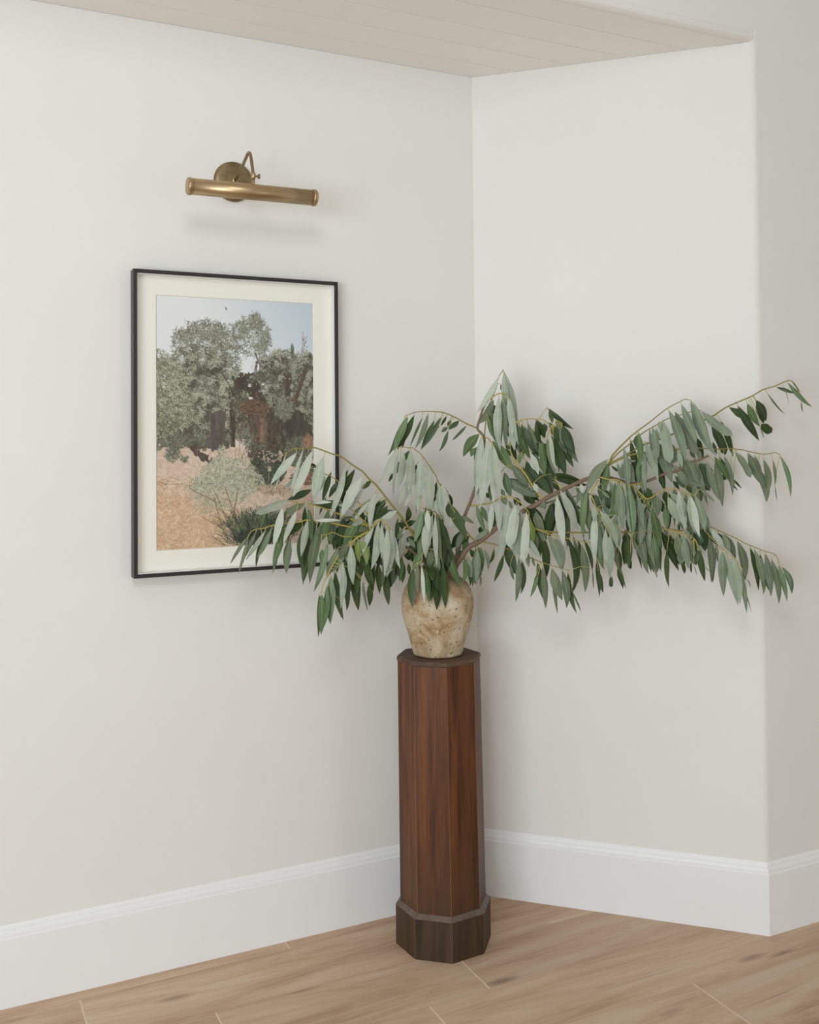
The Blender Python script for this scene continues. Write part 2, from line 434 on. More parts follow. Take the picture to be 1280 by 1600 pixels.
# floor: wood planks laid parallel to the long wall
flo = structure(prism('floor', [(XL, 0.02), (XR, 0.02), (XR, -4.48), (XL, -4.48)], -0.02, -0.0045, M_UNDER))
PW = 0.2072
seams = {0: [-3.6, -2.1, -0.618, 0.9], 1: [-4.2, -2.66, -1.157, 0.40], 2: [-3.9, -2.4, -0.874, -0.2385, 1.27], 3: [-3.4, -1.9, -0.4077, 1.1], 4: [-2.8, -1.28, 0.2246, 1.75]}
row_y = [-0.001, -0.0518, -0.2558, -0.4615, -0.6695, -0.877]
while row_y[-1] > -4.3: row_y.append(row_y[-1] - PW)
for r in range(len(row_y) - 1):
    ya, yb = row_y[r], row_y[r + 1]
    s = seams.get(r)
    if s is None:
        x = XL + random.uniform(0.3, 1.5); s = []
        while x < XR - 0.3: s.append(x); x += 1.5
    xs = [XL] + s + [XR]
    for x0, x1 in zip(xs[:-1], xs[1:]):
        g = 0.00025; ge = 0.0002
        xm = (x0 + x1) / 2; ym = (ya + yb) / 2
        hx, hy = (x1 - x0) / 2 - ge, (ya - yb) / 2 - g
        e = 0.0016; X4 = [-hx, -hx + e, hx - e, hx]; zt = [-0.0006, 0.0, 0.0, -0.0006]
        v = [(X4[i], y, zt[i]) for i in range(4) for y in (-hy, hy)] + [(x_, y, -0.0045) for x_ in (-hx, hx) for y in (-hy, hy)]
        f = [(2 * i, 2 * i + 2, 2 * i + 3, 2 * i + 1) for i in range(3)] + [(0, 1, 9, 8), (6, 10, 11, 7), (8, 9, 11, 10), (0, 8, 10, 6, 4, 2), (1, 3, 5, 7, 11, 9)]
        p = fixn(obj('plank', v, f, None, flo, False, None, [M_FLOOR, M_UNDER], [1, 0, 1, 1, 1, 0, 0, 0]))
        p.location = (xm, ym, 0)

# ------------------------------------------------------------------ octagonal pedestal
PX, PY, PA = -0.2254, -0.1932, 2.8299
ped = tag(empty('octagonal_pedestal', (PX, PY, 0.0)), 'tall octagonal dark-stained wooden pedestal standing in the corner under the clay vase', 'pedestal')
def ring(r, z, cx=0.0, cy=0.0): return [(cx + r * math.cos(PA + k * math.pi / 4), cy + r * math.sin(PA + k * math.pi / 4), z) for k in range(8)]
TC = (-0.0058, 0.0029)   # the top leans a few millimetres
def octa_panels(name, rings, inner, mat, mats=None):
    """eight boards between rings of corner points; each board a closed slab"""
    for k in range(8):
        k2 = (k + 1) % 8
        out = []
        for rg in rings: out += [Vector(rg[k]), Vector(rg[k2])]
        inn = []
        for rg, q in zip(rings, inner):
            c = (Vector(rg[0]) + Vector(rg[4])) / 2
            inn += [c + (Vector(rg[k]) - c) * q, c + (Vector(rg[k2]) - c) * q]
        # slim joint between neighbouring boards
        for L in (out, inn):
            for i in range(0, len(L), 2):
                d = (L[i + 1] - L[i]).normalized() * 0.00035
                L[i] = L[i] + d; L[i + 1] = L[i + 1] - d
        n = len(rings); v = out + inn; o = 2 * n; f = []
        fm = []
        for i in range(n - 1):
            f.append((2 * i, 2 * i + 1, 2 * i + 3, 2 * i + 2)); fm.append(1 if (mats and i == n - 2 and n > 2) else 0)
            f.append((o + 2 * i, o + 2 * i + 2, o + 2 * i + 3, o + 2 * i + 1)); fm.append(0)
            f.append((2 * i, 2 * i + 2, o + 2 * i + 2, o + 2 * i)); fm.append(0)
            f.append((2 * i + 1, o + 2 * i + 1, o + 2 * i + 3, 2 * i + 3)); fm.append(0)
        f.append((0, o, o + 1, 1)); fm.append(0)
        e = 2 * n - 2
        f.append((e, e + 1, o + e + 1, o + e)); fm.append(0)
        ob = obj(name, v, f, mat, ped, False, None, mats, fm if mats else None)
        fixn(ob)
        bm = bmesh.new(); bm.from_mesh(ob.data)
        ed = [x for x in bm.edges if abs((x.verts[0].co - x.verts[1].co).normalized().z) > 0.9 and max(x.verts[0].co.xy.length, x.verts[1].co.xy.length) > 0.1]
        bmesh.ops.bevel(bm, geom=ed, offset=0.0011, segments=1, affect='EDGES', material=len(ob.data.materials) - 1)
        bm.to_mesh(ob.data); bm.free()
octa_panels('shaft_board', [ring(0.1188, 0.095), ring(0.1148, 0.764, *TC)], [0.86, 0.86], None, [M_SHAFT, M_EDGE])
octa_panels('plinth_board', [ring(0.1315, 0.0), ring(0.1315, 0.104), ring(0.1190, 0.1145)], [0.88, 0.88, 0.985], M_PLINTH, [M_PLINTH, M_CHAMFER])
v = ring(0.1145, 0.7595, *TC) + ring(0.1166, 0.7625, *TC) + ring(0.1166, 0.7685, *TC) + ring(0.1146, 0.7730, *TC)
f = [tuple(range(8))[::-1], tuple(range(24, 32))]
for b in range(3):
    f += [(b * 8 + k, b * 8 + (k + 1) % 8, b * 8 + 8 + (k + 1) % 8, b * 8 + 8 + k) for k in range(8)]
fixn(obj('top_board', v, f, M_TOP, ped))
core = obj('core', ring(0.100, 0.004) + ring(0.096, 0.758, *TC), [tuple(range(8))[::-1], tuple(range(8, 16))] + [(k, (k + 1) % 8, 8 + (k + 1) % 8, 8 + k) for k in range(8)], M_PLINTH, ped)
fixn(core)

# ------------------------------------------------------------------ clay vase
VX, VY, VZ = -0.2335, -0.1893, 0.7732
outer = [(0.0, 0.0), (0.060, 0.0), (0.0675, 0.003), (0.0695, 0.010), (0.0745, 0.030), (0.0830, 0.062), (0.0915, 0.092), (0.0972, 0.118), (0.0992, 0.138),
         (0.0978, 0.158), (0.0925, 0.177), (0.0835, 0.193), (0.0720, 0.205), (0.0610, 0.212), (0.0545, 0.217), (0.0530, 0.223), (0.0550, 0.229), (0.0580, 0.233), (0.0582, 0.237), (0.0550, 0.239)]
inner = [(0.0495, 0.237), (0.0475, 0.228), (0.0470, 0.217), (0.0560, 0.206), (0.0760, 0.190), (0.0900, 0.160), (0.0910, 0.130), (0.0750, 0.060), (0.0600, 0.012), (0.0, 0.010)]
def dens(P, k=2):
    o = []
    for a, b in zip(P[:-1], P[1:]):
        for s in range(k): o.append((a[0] + (b[0] - a[0]) * s / k, a[1] + (b[1] - a[1]) * s / k))
    return o + [P[-1]]
def wob(a, z):
    return 1 + 0.006 * math.sin(2 * a + z * 18) + 0.004 * math.sin(5 * a + z * 60) + 0.0025 * math.sin(11 * a - z * 90)
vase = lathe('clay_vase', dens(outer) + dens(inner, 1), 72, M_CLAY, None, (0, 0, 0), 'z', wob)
vase.location = (VX, VY, VZ)
tag(vase, 'weathered beige clay vase with narrow neck standing on the pedestal', 'vase')

# ------------------------------------------------------------------ the leafy branches
PLANT = [
 [
  (550,300,'b',[[-2096,-1902,9057],[-2164,-1929,9593],[-2308,-1945,9956],[-2665,-1954,10242],[-3115,-1966,10582],[-3598,-1979,10902],[-4166,-1991,11153],[-4409,-1995,11199]],
   [[-4099,-1825,10316,-3998,-1665,9473,78,-62,-2,13,-6,0,199,3,0,-3835,-1984,11007],
    [-3957,-1844,10095,-4015,-1750,9603,72,-66,-21,12,-6,-3,155,3,0,-3461,-1975,10811],
    [-3813,-1813,10018,-3686,-1638,9143,57,-81,-8,-39,17,-2,238,3,0,-3337,-1972,10729],
    [-3532,-1826,10217,-3767,-1686,9572,61,-70,-37,0,0,0,266,3,0,-3251,-1970,10672],
    [-3380,-1812,10400,-3240,-1596,9695,65,-76,-10,-3,1,0,212,3,0,-3253,-1970,10673],
    [-4050,-1825,10505,-3804,-1544,10173,84,-50,20,-7,3,-3,149,3,0,-3873,-1985,11024],
    [-3684,-1900,10341,-3646,-1863,9915,99,-15,7,4,-2,0,105,1,0,-3389,-1973,10764],
    [-3662,-2006,10458,-3893,-2183,10097,81,-53,-26,-4,2,2,149,0,0,-3396,-1974,10768],
    [-4158,-1864,10878,-4056,-1839,10210,69,-72,8,1,0,0,208,3,0,-4099,-1989,11124],
    [-3817,-1832,10557,-3553,-1566,9799,71,-70,0,-4,2,-1,211,3,0,-3699,-1981,10947],
    [-3349,-1899,10472,-3055,-1909,10478,-2,5,100,0,-1,-7,232,3,0,-3237,-1969,10663],
    [-2753,-1915,10243,-3003,-2924,9395,71,-55,44,-2,1,-1,206,3,0,-2732,-1956,10292],
    [-2925,-2351,10193,-3017,-2779,9304,66,-70,27,-3,1,0,185,2,0,-2639,-1954,10221],
    [-3168,-1821,10258,-3125,-1776,9926,99,-9,12,-2,1,0,109,3,0,-3021,-1964,10510],
    [-3173,-1889,10699,-3045,-1822,10283,95,-19,26,-1,1,0,175,3,0,-3245,-1970,10668],
    [-3556,-1830,10484,-3351,-1642,9820,84,-53,11,7,-3,1,178,2,0,-3406,-1974,10775],
    [-3383,-1827,10480,-3360,-1627,9742,70,-69,-17,14,-7,-1,183,2,0,-3291,-1971,10698],
    [-3814,-1830,10547,-3569,-1605,9800,92,-35,20,-14,6,-3,165,1,0,-3694,-1981,10945]]),
  (300,119,'y',[[-4480,-2178,11217],[-4814,-2210,11085],[-5043,-2236,10933],[-5195,-2254,10827],[-5404,-2285,10627],[-5626,-2325,10341],[-5849,-2375,9979],[-5923,-2406,9744]],
   [[-5099,-2243,10982,-5433,-2380,10589,74,9,-66,-6,3,4,236,1,0,-5043,-2236,10933],
    [-5932,-2430,9724,-5953,-2466,8690,63,-78,1,10,-4,0,242,2,0,-5923,-2406,9744],
    [-5964,-2343,9715,-5987,-2296,8601,66,-75,-5,14,-5,-1,154,3,0,-5923,-2406,9744],
    [-5785,-2418,9915,-5891,-2617,8932,70,-71,7,-7,3,0,180,2,0,-5862,-2381,9935],
    [-5636,-2348,10160,-5752,-2451,8926,81,-59,-3,12,-5,-1,265,2,0,-5712,-2344,10201],
    [-5490,-2260,10264,-5331,-2324,8970,99,-1,12,-35,13,-5,216,3,0,-5631,-2326,10333],
    [-5339,-2383,10473,-5523,-2623,9341,95,-31,-9,58,-24,-4,184,0,0,-5456,-2294,10560],
    [-5323,-2272,9492,-5237,-1993,8975,99,-6,13,-2,1,0,75,3,0,-5923,-2406,9744],
    [-5216,-2192,10611,-5037,-2248,9688,96,-21,20,8,-3,2,146,3,0,-5335,-2275,10693],
    [-5168,-2177,10150,-5062,-2127,9174,66,-75,3,-9,4,-1,189,3,0,-5581,-2317,10399],
    [-5082,-2337,10907,-5107,-2433,9879,94,-33,1,12,-5,0,223,0,0,-5063,-2239,10919],
    [-5225,-2274,10764,-5542,-2198,10202,79,-35,-50,-6,3,4,209,2,0,-5242,-2261,10781],
    [-5376,-2260,10689,-5703,-2158,10274,42,-75,-52,-6,3,6,189,1,0,-5359,-2278,10670],
    [-5388,-2237,10852,-5704,-2099,10050,91,-14,-38,1,-1,-1,191,1,0,-5195,-2254,10827],
    [-4835,-2258,11011,-4841,-2328,10430,100,8,-2,-11,5,0,194,4,0,-4859,-2215,11056],
    [-4729,-2275,11007,-4646,-2369,10347,91,-38,17,38,-15,7,173,4,0,-4757,-2204,11108],
    [-4885,-2151,10337,-4745,-2019,9126,98,-18,9,-16,6,-1,269,3,0,-5336,-2275,10692],
    [-4795,-2151,10269,-4850,-2103,9579,98,-18,-9,4,-2,0,193,3,0,-5332,-2274,10696],
    [-4709,-2263,9943,-4529,-2167,9142,31,-95,-4,-10,4,-2,134,1,0,-5530,-2308,10464],
    [-4532,-2098,10414,-4267,-2022,9617,78,-59,20,-47,19,-14,221,3,0,-5028,-2234,10943],
    [-4518,-2188,9836,-4463,-2133,9242,100,0,9,5,-2,0,185,3,0,-5526,-2307,10469],
    [-4434,-2065,10721,-4231,-1856,9703,81,-58,4,-1,0,0,225,3,0,-4703,-2199,11129],
    [-4645,-2127,10634,-4750,-1916,9838,97,-18,-18,4,-2,-1,243,3,0,-4974,-2228,10979],
    [-4982,-2170,10657,-4903,-2192,9969,99,5,11,4,-1,0,206,3,0,-5172,-2252,10843],
    [-4888,-2168,10860,-5139,-2203,10343,90,-7,-43,8,-4,-4,173,3,0,-4997,-2231,10963],
    [-4595,-2115,10525,-4500,-2103,10020,97,-18,18,5,-2,1,193,3,0,-5004,-2232,10959],
    [-4829,-2126,10435,-4764,-2071,9778,94,-32,7,4,-1,0,212,3,0,-5258,-2264,10767],
    [-4911,-2152,10974,-4970,-2045,9856,87,-48,-9,19,-8,-2,222,2,0,-4952,-2226,10993],
    [-4825,-2071,10972,-4795,-1811,9811,98,-18,-2,13,-6,-1,203,3,0,-4914,-2221,11019],
    [-5042,-2098,10760,-5357,-1851,10223,73,-35,-59,-15,8,12,213,3,0,-5166,-2251,10847],
    [-5332,-2210,10764,-5651,-2113,10305,62,-55,-55,10,-5,-8,163,1,0,-5302,-2270,10725],
    [-5196,-2093,10854,-5346,-1939,10146,79,-55,-29,-17,8,5,157,3,0,-5195,-2254,10827],
    [-5372,-2126,10798,-5573,-2049,10138,67,-68,-28,-5,2,2,183,3,0,-5312,-2271,10716],
    [-4799,-2141,11046,-4804,-2069,10428,99,-11,-2,9,-4,-1,177,1,0,-4841,-2213,11067],
    [-4591,-2028,10593,-4629,-1687,9919,77,-55,-32,6,-3,-2,207,3,0,-4981,-2229,10974],
    [-4848,-2039,10618,-4488,-1724,9976,73,-68,7,-30,11,-11,187,3,0,-5136,-2247,10868],
    [-4989,-2206,10865,-5322,-2254,10506,54,-74,-41,7,-3,-6,183,2,0,-5054,-2238,10926],
    [-4964,-2116,10872,-5057,-2011,10464,60,-73,-32,24,-11,-8,170,3,0,-5052,-2237,10927]]),
  (250,119,'y',[[-4449,-2087,11208],[-4315,-2161,11360],[-4200,-2226,11494],[-4101,-2265,11476],[-4014,-2318,11358],[-3952,-2380,11191]],
   [[-4365,-2233,11342,-4743,-2331,10617,60,-77,-21,-24,12,11,158,0,0,-4333,-2151,11339],
    [-4281,-2280,11447,-4540,-2443,10239,97,-12,-19,58,-27,-9,237,0,0,-4246,-2200,11440],
    [-4199,-2328,11426,-4250,-2515,10432,97,-25,0,-10,4,0,143,0,0,-4150,-2246,11485],
    [-4092,-2445,11314,-4310,-2735,10101,74,-67,3,12,-6,-1,196,0,0,-4000,-2332,11319],
    [-3979,-2452,11278,-4150,-2581,10031,98,10,-14,32,-15,-3,246,0,0,-3975,-2357,11253],
    [-3969,-2429,11318,-3797,-2541,10206,91,-38,18,-4,2,-1,174,0,0,-3987,-2345,11286],
    [-4404,-1964,11254,-4693,-1745,10918,76,0,-65,-22,12,27,207,3,0,-4428,-2098,11232],
    [-4241,-2055,11407,-4460,-1950,10194,58,-80,-17,45,-21,-10,252,3,0,-4279,-2182,11402],
    [-4088,-2069,11539,-4363,-1976,10226,71,-68,-20,42,-20,-10,194,3,0,-4200,-2226,11494],
    [-4228,-2056,11419,-4103,-1811,10358,98,-21,7,26,-11,0,141,3,0,-4268,-2188,11414],
    [-4214,-2139,11451,-4306,-2177,10570,78,-62,-5,-31,14,3,134,1,0,-4237,-2205,11451],
    [-4071,-2287,11302,-4133,-2247,10046,100,4,-5,27,-12,-2,210,2,0,-4007,-2325,11338],
    [-4055,-2164,11340,-3990,-2127,10080,96,-28,4,6,-3,0,175,3,0,-4047,-2297,11403],
    [-3845,-2210,11223,-3803,-2099,9880,87,-49,-1,-1,1,0,197,3,0,-3963,-2369,11221]]),
  (350,119,'y',[[-3577,-1935,10897],[-4146,-1947,11217],[-4870,-1961,11521],[-5397,-1973,11745],[-5791,-1982,11893],[-6145,-1989,11989],[-6372,-1994,12014],[-6581,-1999,12070],[-6754,-2003,12028]],
   [[-6658,-2100,12086,-7567,-2159,11812,28,16,-95,-4,2,13,210,0,1,-6618,-2000,12061],
    [-6206,-1979,12003,-6747,-1996,11782,38,-17,-91,4,-2,-10,172,1,1,-6211,-1991,11996],
    [-6174,-2101,12131,-6203,-2203,11675,81,55,-17,-11,4,0,120,0,0,-6145,-1989,11989],
    [-6850,-2098,11931,-7166,-2282,10975,66,-75,-7,17,-6,-5,235,0,0,-6754,-2003,12028],
    [-6458,-2075,11833,-6893,-2174,11025,86,-28,-43,10,-4,-5,164,0,0,-6378,-1994,12015],
    [-6452,-1872,11780,-6639,-1853,11005,68,-71,-18,-2,1,1,102,3,0,-6430,-1995,12029],
    [-6098,-2009,11857,-6081,-2101,11017,99,-15,4,-13,5,-1,200,2,0,-6060,-1987,11966],
    [-5882,-1932,11948,-5028,-1925,11852,11,19,98,1,0,9,178,3,0,-5909,-1984,11925],
    [-6043,-2069,12002,-5551,-2263,12027,14,47,87,0,1,8,108,0,0,-6023,-1987,11956],
    [-5551,-1992,11835,-5776,-2117,11002,95,14,-28,-3,1,1,246,2,0,-5557,-1976,11805],
    [-5223,-1949,11548,-5508,-1846,11252,74,11,-67,6,-3,-7,213,1,0,-5182,-1968,11654],
    [-5128,-1883,11561,-5246,-1902,10769,98,14,-15,4,-2,-1,272,3,0,-5132,-1967,11633],
    [-4711,-1974,11507,-5133,-2020,10861,61,-71,-35,-11,5,7,308,2,0,-4725,-1958,11461],
    [-4841,-1959,11575,-5217,-2078,11577,-16,50,-85,0,1,9,118,1,0,-4870,-1961,11521],
    [-4378,-1947,11279,-4766,-2077,11220,21,-18,-96,0,0,-1,147,1,0,-4366,-1951,11310],
    [-4500,-1963,11286,-4889,-1925,10932,67,-4,-74,0,0,0,223,2,0,-4465,-1953,11351],
    [-4769,-1896,11462,-5153,-1907,11004,76,9,-64,-1,1,1,236,3,0,-4787,-1959,11487],
    [-6074,-1903,11843,-5903,-1711,10985,74,-68,0,-18,7,-2,218,1,0,-6072,-1988,11969],
    [-6116,-1837,11958,-5994,-1610,11024,78,-62,-5,-23,8,-1,213,3,0,-6169,-1990,11992],
    [-6008,-1859,12003,-5036,-1660,11976,1,7,100,0,-1,-23,167,3,0,-6068,-1988,11968],
    [-5803,-1829,12004,-5018,-1779,11856,19,-13,97,4,0,20,175,3,0,-5887,-1984,11919],
    [-5370,-1899,11792,-5467,-1778,11021,86,-48,-18,-11,4,2,180,1,0,-5418,-1973,11753],
    [-5019,-1807,11603,-5130,-1740,10684,82,-56,-14,-16,7,2,223,3,0,-5085,-1966,11613],
    [-5238,-1807,11640,-5269,-1656,10696,85,-51,-11,-18,7,2,228,3,0,-5283,-1970,11696],
    [-4783,-1809,11548,-5152,-1511,10977,57,-51,-64,-2,1,2,254,3,0,-4870,-1961,11521],
    [-4497,-1796,11411,-4669,-1686,11008,67,-59,-45,22,-11,-12,158,3,0,-4577,-1955,11399],
    [-4574,-1818,11377,-4960,-1571,10968,32,-64,-69,6,-3,-7,208,3,0,-4620,-1956,11417],
    [-4754,-1893,11492,-5126,-1887,11093,47,-76,-45,-22,11,21,200,1,0,-4787,-1959,11487],
    [-4731,-1801,11468,-4863,-1544,11066,65,-53,-55,-22,10,14,177,3,0,-4794,-1959,11490],
    [-4193,-1821,11265,-4395,-1765,10616,74,-61,-28,-17,8,6,137,3,0,-4256,-1949,11263]]),
  (300,100,'y',[[-4131,-1913,11146],[-4700,-1945,11277],[-5073,-1967,11363],[-5714,-2006,11511],[-6164,-2034,11573],[-6365,-2048,11532],[-6694,-2070,11525],[-6955,-2087,11506],[-7197,-2105,11469],[-7317,-2114,11427],[-7606,-2135,11394],[-7708,-2145,11328],[-7779,-2157,11214]],
   [[-7779,-2152,11233,-8256,-2236,10597,66,-62,-41,-16,6,11,100,1,0,-7770,-2156,11228],
    [-7764,-2137,11201,-8039,-2179,10345,95,-1,-31,20,-7,-6,97,1,0,-7779,-2157,11214],
    [-7551,-2148,11361,-7845,-2132,10740,90,-9,-43,2,-1,-1,103,1,0,-7553,-2131,11400],
    [-7335,-2221,11376,-7895,-2346,10683,77,7,-63,10,-4,-8,131,0,0,-7317,-2114,11427],
    [-7128,-2100,11417,-7517,-2162,10660,64,-72,-27,5,-2,-2,168,1,0,-7142,-2101,11478],
    [-7347,-1993,11178,-7536,-2003,10445,97,4,-25,-6,2,2,108,3,0,-7427,-2122,11415],
    [-6806,-2085,11503,-7132,-1997,10388,64,-73,-24,25,-9,-8,226,2,0,-6805,-2077,11517],
    [-6934,-2014,10977,-7030,-1861,10225,83,-52,-21,10,-4,-2,93,1,0,-7070,-2095,11488],
    [-6148,-1961,11568,-6859,-1987,11118,51,24,-82,-5,3,9,223,3,0,-6174,-2035,11571],
    [-6614,-1986,11140,-6689,-1833,10204,79,-59,-16,-16,6,2,228,1,0,-6670,-2068,11526],
    [-6255,-1983,11389,-6253,-1864,10256,63,-78,-8,-41,15,1,221,3,0,-6318,-2045,11542],
    [-6176,-2128,11601,-6427,-2283,10663,95,13,-28,5,-2,-1,208,0,0,-6144,-2033,11570],
    [-5789,-2028,11474,-6158,-2145,9963,97,4,-24,-29,12,6,282,1,0,-5777,-2010,11519],
    [-5893,-2011,11436,-6009,-2000,10296,69,-72,-8,4,-1,0,153,1,0,-5884,-2017,11534],
    [-5970,-2102,11570,-5636,-2115,11535,7,-51,86,-1,0,-10,100,0,0,-5942,-2020,11542],
    [-5998,-2118,11562,-5389,-2415,11577,12,30,95,0,-1,-10,100,0,0,-5963,-2022,11545],
    [-5394,-1927,11470,-5449,-1880,10953,92,-36,-13,5,-2,-1,187,3,0,-5425,-1988,11444],
    [-5714,-2003,11469,-5843,-2034,10903,90,-39,-19,12,-5,-2,162,1,0,-5706,-2006,11509],
    [-6066,-1879,11542,-6184,-1626,10624,99,14,-9,13,-5,-3,203,3,0,-6121,-2032,11567],
    [-6077,-1956,11669,-6225,-1774,10731,93,-32,-21,3,-1,-1,173,1,0,-6117,-2031,11567],
    [-5909,-1931,11574,-6104,-1706,9968,97,-19,-14,-30,12,5,248,1,0,-5947,-2021,11543],
    [-5809,-1855,11531,-6232,-1731,9889,65,-73,-22,-50,20,14,260,3,0,-5871,-2016,11533],
    [-5347,-1823,11452,-5384,-1594,10856,96,-24,-15,-19,8,4,177,3,0,-5418,-1988,11442],
    [-5502,-1954,11522,-5474,-1955,10896,99,-13,4,-24,9,-1,196,2,0,-5530,-1995,11468],
    [-5777,-1865,11520,-5728,-1769,11033,87,-50,-1,6,-2,0,135,3,0,-5834,-2013,11527]]),
  (200,100,'y',[[-4131,-1913,11214],[-4440,-1862,11666],[-4696,-1818,12047],[-4884,-1789,12272],[-5004,-1773,12377],[-5210,-1744,12550],[-5382,-1722,12672],[-5588,-1697,12760],[-5739,-1674,12914],[-5910,-1654,12934]],
   [[-6055,-1757,12776,-6776,-2022,12442,45,-12,-88,-1,1,3,162,0,0,-5910,-1654,12934],
    [-6113,-1771,13037,-6430,-1804,13022,-3,62,-78,0,0,6,108,0,0,-5910,-1654,12934],
    [-5940,-1568,12979,-5623,-1397,12882,42,-28,86,3,-1,9,121,3,0,-5910,-1654,12934],
    [-5966,-1637,12886,-5732,-1683,12764,47,2,89,-2,1,-3,119,1,0,-5910,-1654,12934],
    [-5851,-1557,12325,-6475,-1384,12045,29,-37,-88,1,0,-2,192,3,0,-5588,-1697,12760],
    [-5560,-1799,12703,-5749,-1804,12235,58,-79,-22,-9,4,4,124,0,0,-5512,-1706,12728],
    [-5337,-1634,12799,-5563,-1511,11984,58,-77,-28,10,-4,-3,181,3,0,-5422,-1717,12689],
    [-5167,-1658,12521,-5421,-1701,12095,83,-32,-46,-9,4,5,142,3,0,-5193,-1747,12535],
    [-4963,-1715,12263,-5076,-1523,11995,77,-32,-55,11,-5,-8,143,3,0,-4939,-1781,12320],
    [-4339,-1871,11995,-4882,-1909,11408,66,-49,-57,-10,5,9,116,0,0,-4565,-1840,11853],
    [-4617,-1759,11808,-4379,-1644,11417,76,-57,30,2,-1,1,155,3,0,-4570,-1840,11861],
    [-4645,-1826,11812,-4760,-1814,11620,35,-90,-27,10,-5,-6,129,1,0,-4570,-1840,11861],
    [-4969,-1724,12094,-4987,-1533,11866,81,-41,-41,-8,4,4,143,3,0,-4838,-1796,12218],
    [-4127,-1810,11728,-4259,-1883,11386,94,-6,-35,-10,4,3,180,1,0,-4440,-1862,11666],
    [-4398,-1782,11957,-4864,-1608,11316,68,-40,-61,10,-5,-9,103,1,0,-4577,-1838,11870],
    [-4291,-1756,11470,-4699,-1695,11099,68,8,-73,12,-7,-15,140,3,0,-4322,-1881,11494]]),
  (200,100,'y',[[-4168,-1912,11198],[-4495,-1899,11450],[-4675,-1892,11610],[-4854,-1885,11769],[-5086,-1876,11945],[-5264,-1870,12035]],
   [[-5514,-1729,12133,-5636,-1493,11647,53,-71,-47,-4,2,2,86,3,0,-5264,-1870,12035],
    [-5322,-1980,11930,-5180,-2144,11913,-34,-38,86,1,0,9,117,0,0,-5227,-1871,12016],
    [-4513,-1942,11454,-4939,-2050,11049,69,-33,-64,9,-5,-8,156,2,0,-4495,-1899,11450],
    [-4580,-1990,11460,-4959,-2106,11399,19,-9,-98,3,-2,-12,123,0,0,-4520,-1898,11472]]),
  (200,100,'y',[[-4409,-1995,11199],[-4746,-2050,11085],[-5209,-2119,11114],[-5495,-2167,11231],[-5703,-2200,11195],[-5853,-2224,11188]],
   [[-5804,-2172,10828,-5794,-2079,10447,100,-9,0,-6,2,0,149,2,0,-5853,-2224,11188],
    [-5680,-2223,11011,-6052,-2170,9742,81,-52,-26,42,-18,-13,177,2,0,-5703,-2200,11195]]),
 ],
 [
  (449,119,'o',[[-2076,-1903,9056],[-2144,-1928,9592],[-2228,-1943,9950],[-2725,-1962,10559],[-3117,-1978,11050],[-3337,-1991,11389],[-3582,-2001,11675],[-3869,-2013,12012],[-4219,-2029,12424],[-4406,-2034,12573],[-4592,-2042,12773],[-4730,-2045,12860],[-5006,-2053,13042],[-5211,-2059,13184],[-5503,-2065,13272],[-5886,-2073,13411],[-6015,-2076,13432],[-6212,-2080,13424],[-6413,-2084,13410],[-6604,-2088,13380],[-6734,-2092,13288],[-6797,-2098,13171]],
   [[-6767,-2187,13289,-7087,-2216,12299,95,-2,-31,-12,4,4,66,0,0,-6735,-2092,13288],
    [-6490,-2189,13306,-7233,-2279,12532,57,-68,-47,0,0,0,235,0,0,-6471,-2085,13401],
    [-6307,-2162,13375,-6668,-2257,12264,67,-72,-16,-11,4,3,115,0,0,-6282,-2081,13419],
    [-6051,-2173,13361,-6648,-2397,12176,70,-67,-23,-7,3,3,269,0,0,-6002,-2076,13430],
    [-5743,-2169,13213,-6006,-2186,12013,65,-75,-13,-36,14,8,318,0,0,-5657,-2068,13328],
    [-5134,-2145,12975,-5633,-2161,11580,94,1,-34,31,-13,-11,191,0,0,-5028,-2054,13057],
    [-4988,-1979,12843,-5244,-1910,12263,59,-73,-35,-10,4,5,163,3,0,-4912,-2050,12980],
    [-4791,-1973,12860,-5322,-1823,11925,87,0,-49,-8,4,5,217,3,0,-4792,-2047,12901],
    [-4640,-2153,12671,-5314,-2355,11588,73,-59,-34,-68,31,37,271,0,0,-4535,-2040,12711],
    [-4324,-1952,12531,-4634,-1949,12299,58,-25,-78,5,-2,-6,131,3,0,-4358,-2033,12535],
    [-4588,-2053,12393,-4967,-2019,11775,85,-3,-52,11,-5,-7,105,0,0,-4406,-2034,12573],
    [-4268,-2135,12260,-4549,-2380,11290,96,-8,-26,-28,13,5,191,0,0,-4127,-2024,12316],
    [-3895,-1927,12026,-4027,-1783,11736,59,-58,-56,4,-2,-3,150,3,0,-3904,-2015,12053],
    [-3842,-1961,11854,-4253,-1903,11471,69,14,-72,9,-5,-10,189,3,0,-3784,-2009,11912],
    [-4187,-1895,11906,-4388,-1740,11289,66,-65,-38,-7,3,3,201,3,0,-3952,-2017,12111],
    [-3618,-2087,11725,-4141,-2116,11485,42,-13,-90,5,-3,-10,174,0,0,-3604,-2002,11701],
    [-3511,-1907,11494,-3592,-1912,10878,69,-72,-9,-1,0,0,129,3,0,-3477,-1997,11553],
    [-3548,-1934,11390,-3200,-1924,11174,50,-35,79,0,0,0,148,3,0,-3428,-1995,11495],
    [-3383,-1983,11193,-3630,-2086,10948,61,-73,-31,1,-1,-1,159,1,0,-3252,-1986,11257],
    [-3398,-2067,11243,-3636,-2137,10337,95,-21,-23,16,-8,-3,228,0,0,-3267,-1987,11280],
    [-3631,-1907,12727,-3686,-1693,12466,80,-37,-47,-7,4,4,87,3,0,-4219,-2029,12424],
    [-3189,-1867,11804,-3125,-1598,11335,90,-42,-12,37,-18,-6,162,3,0,-3582,-2001,11675],
    [-2963,-1869,11404,-3260,-1643,11216,43,-17,-89,-5,4,13,162,3,0,-3337,-1991,11389],
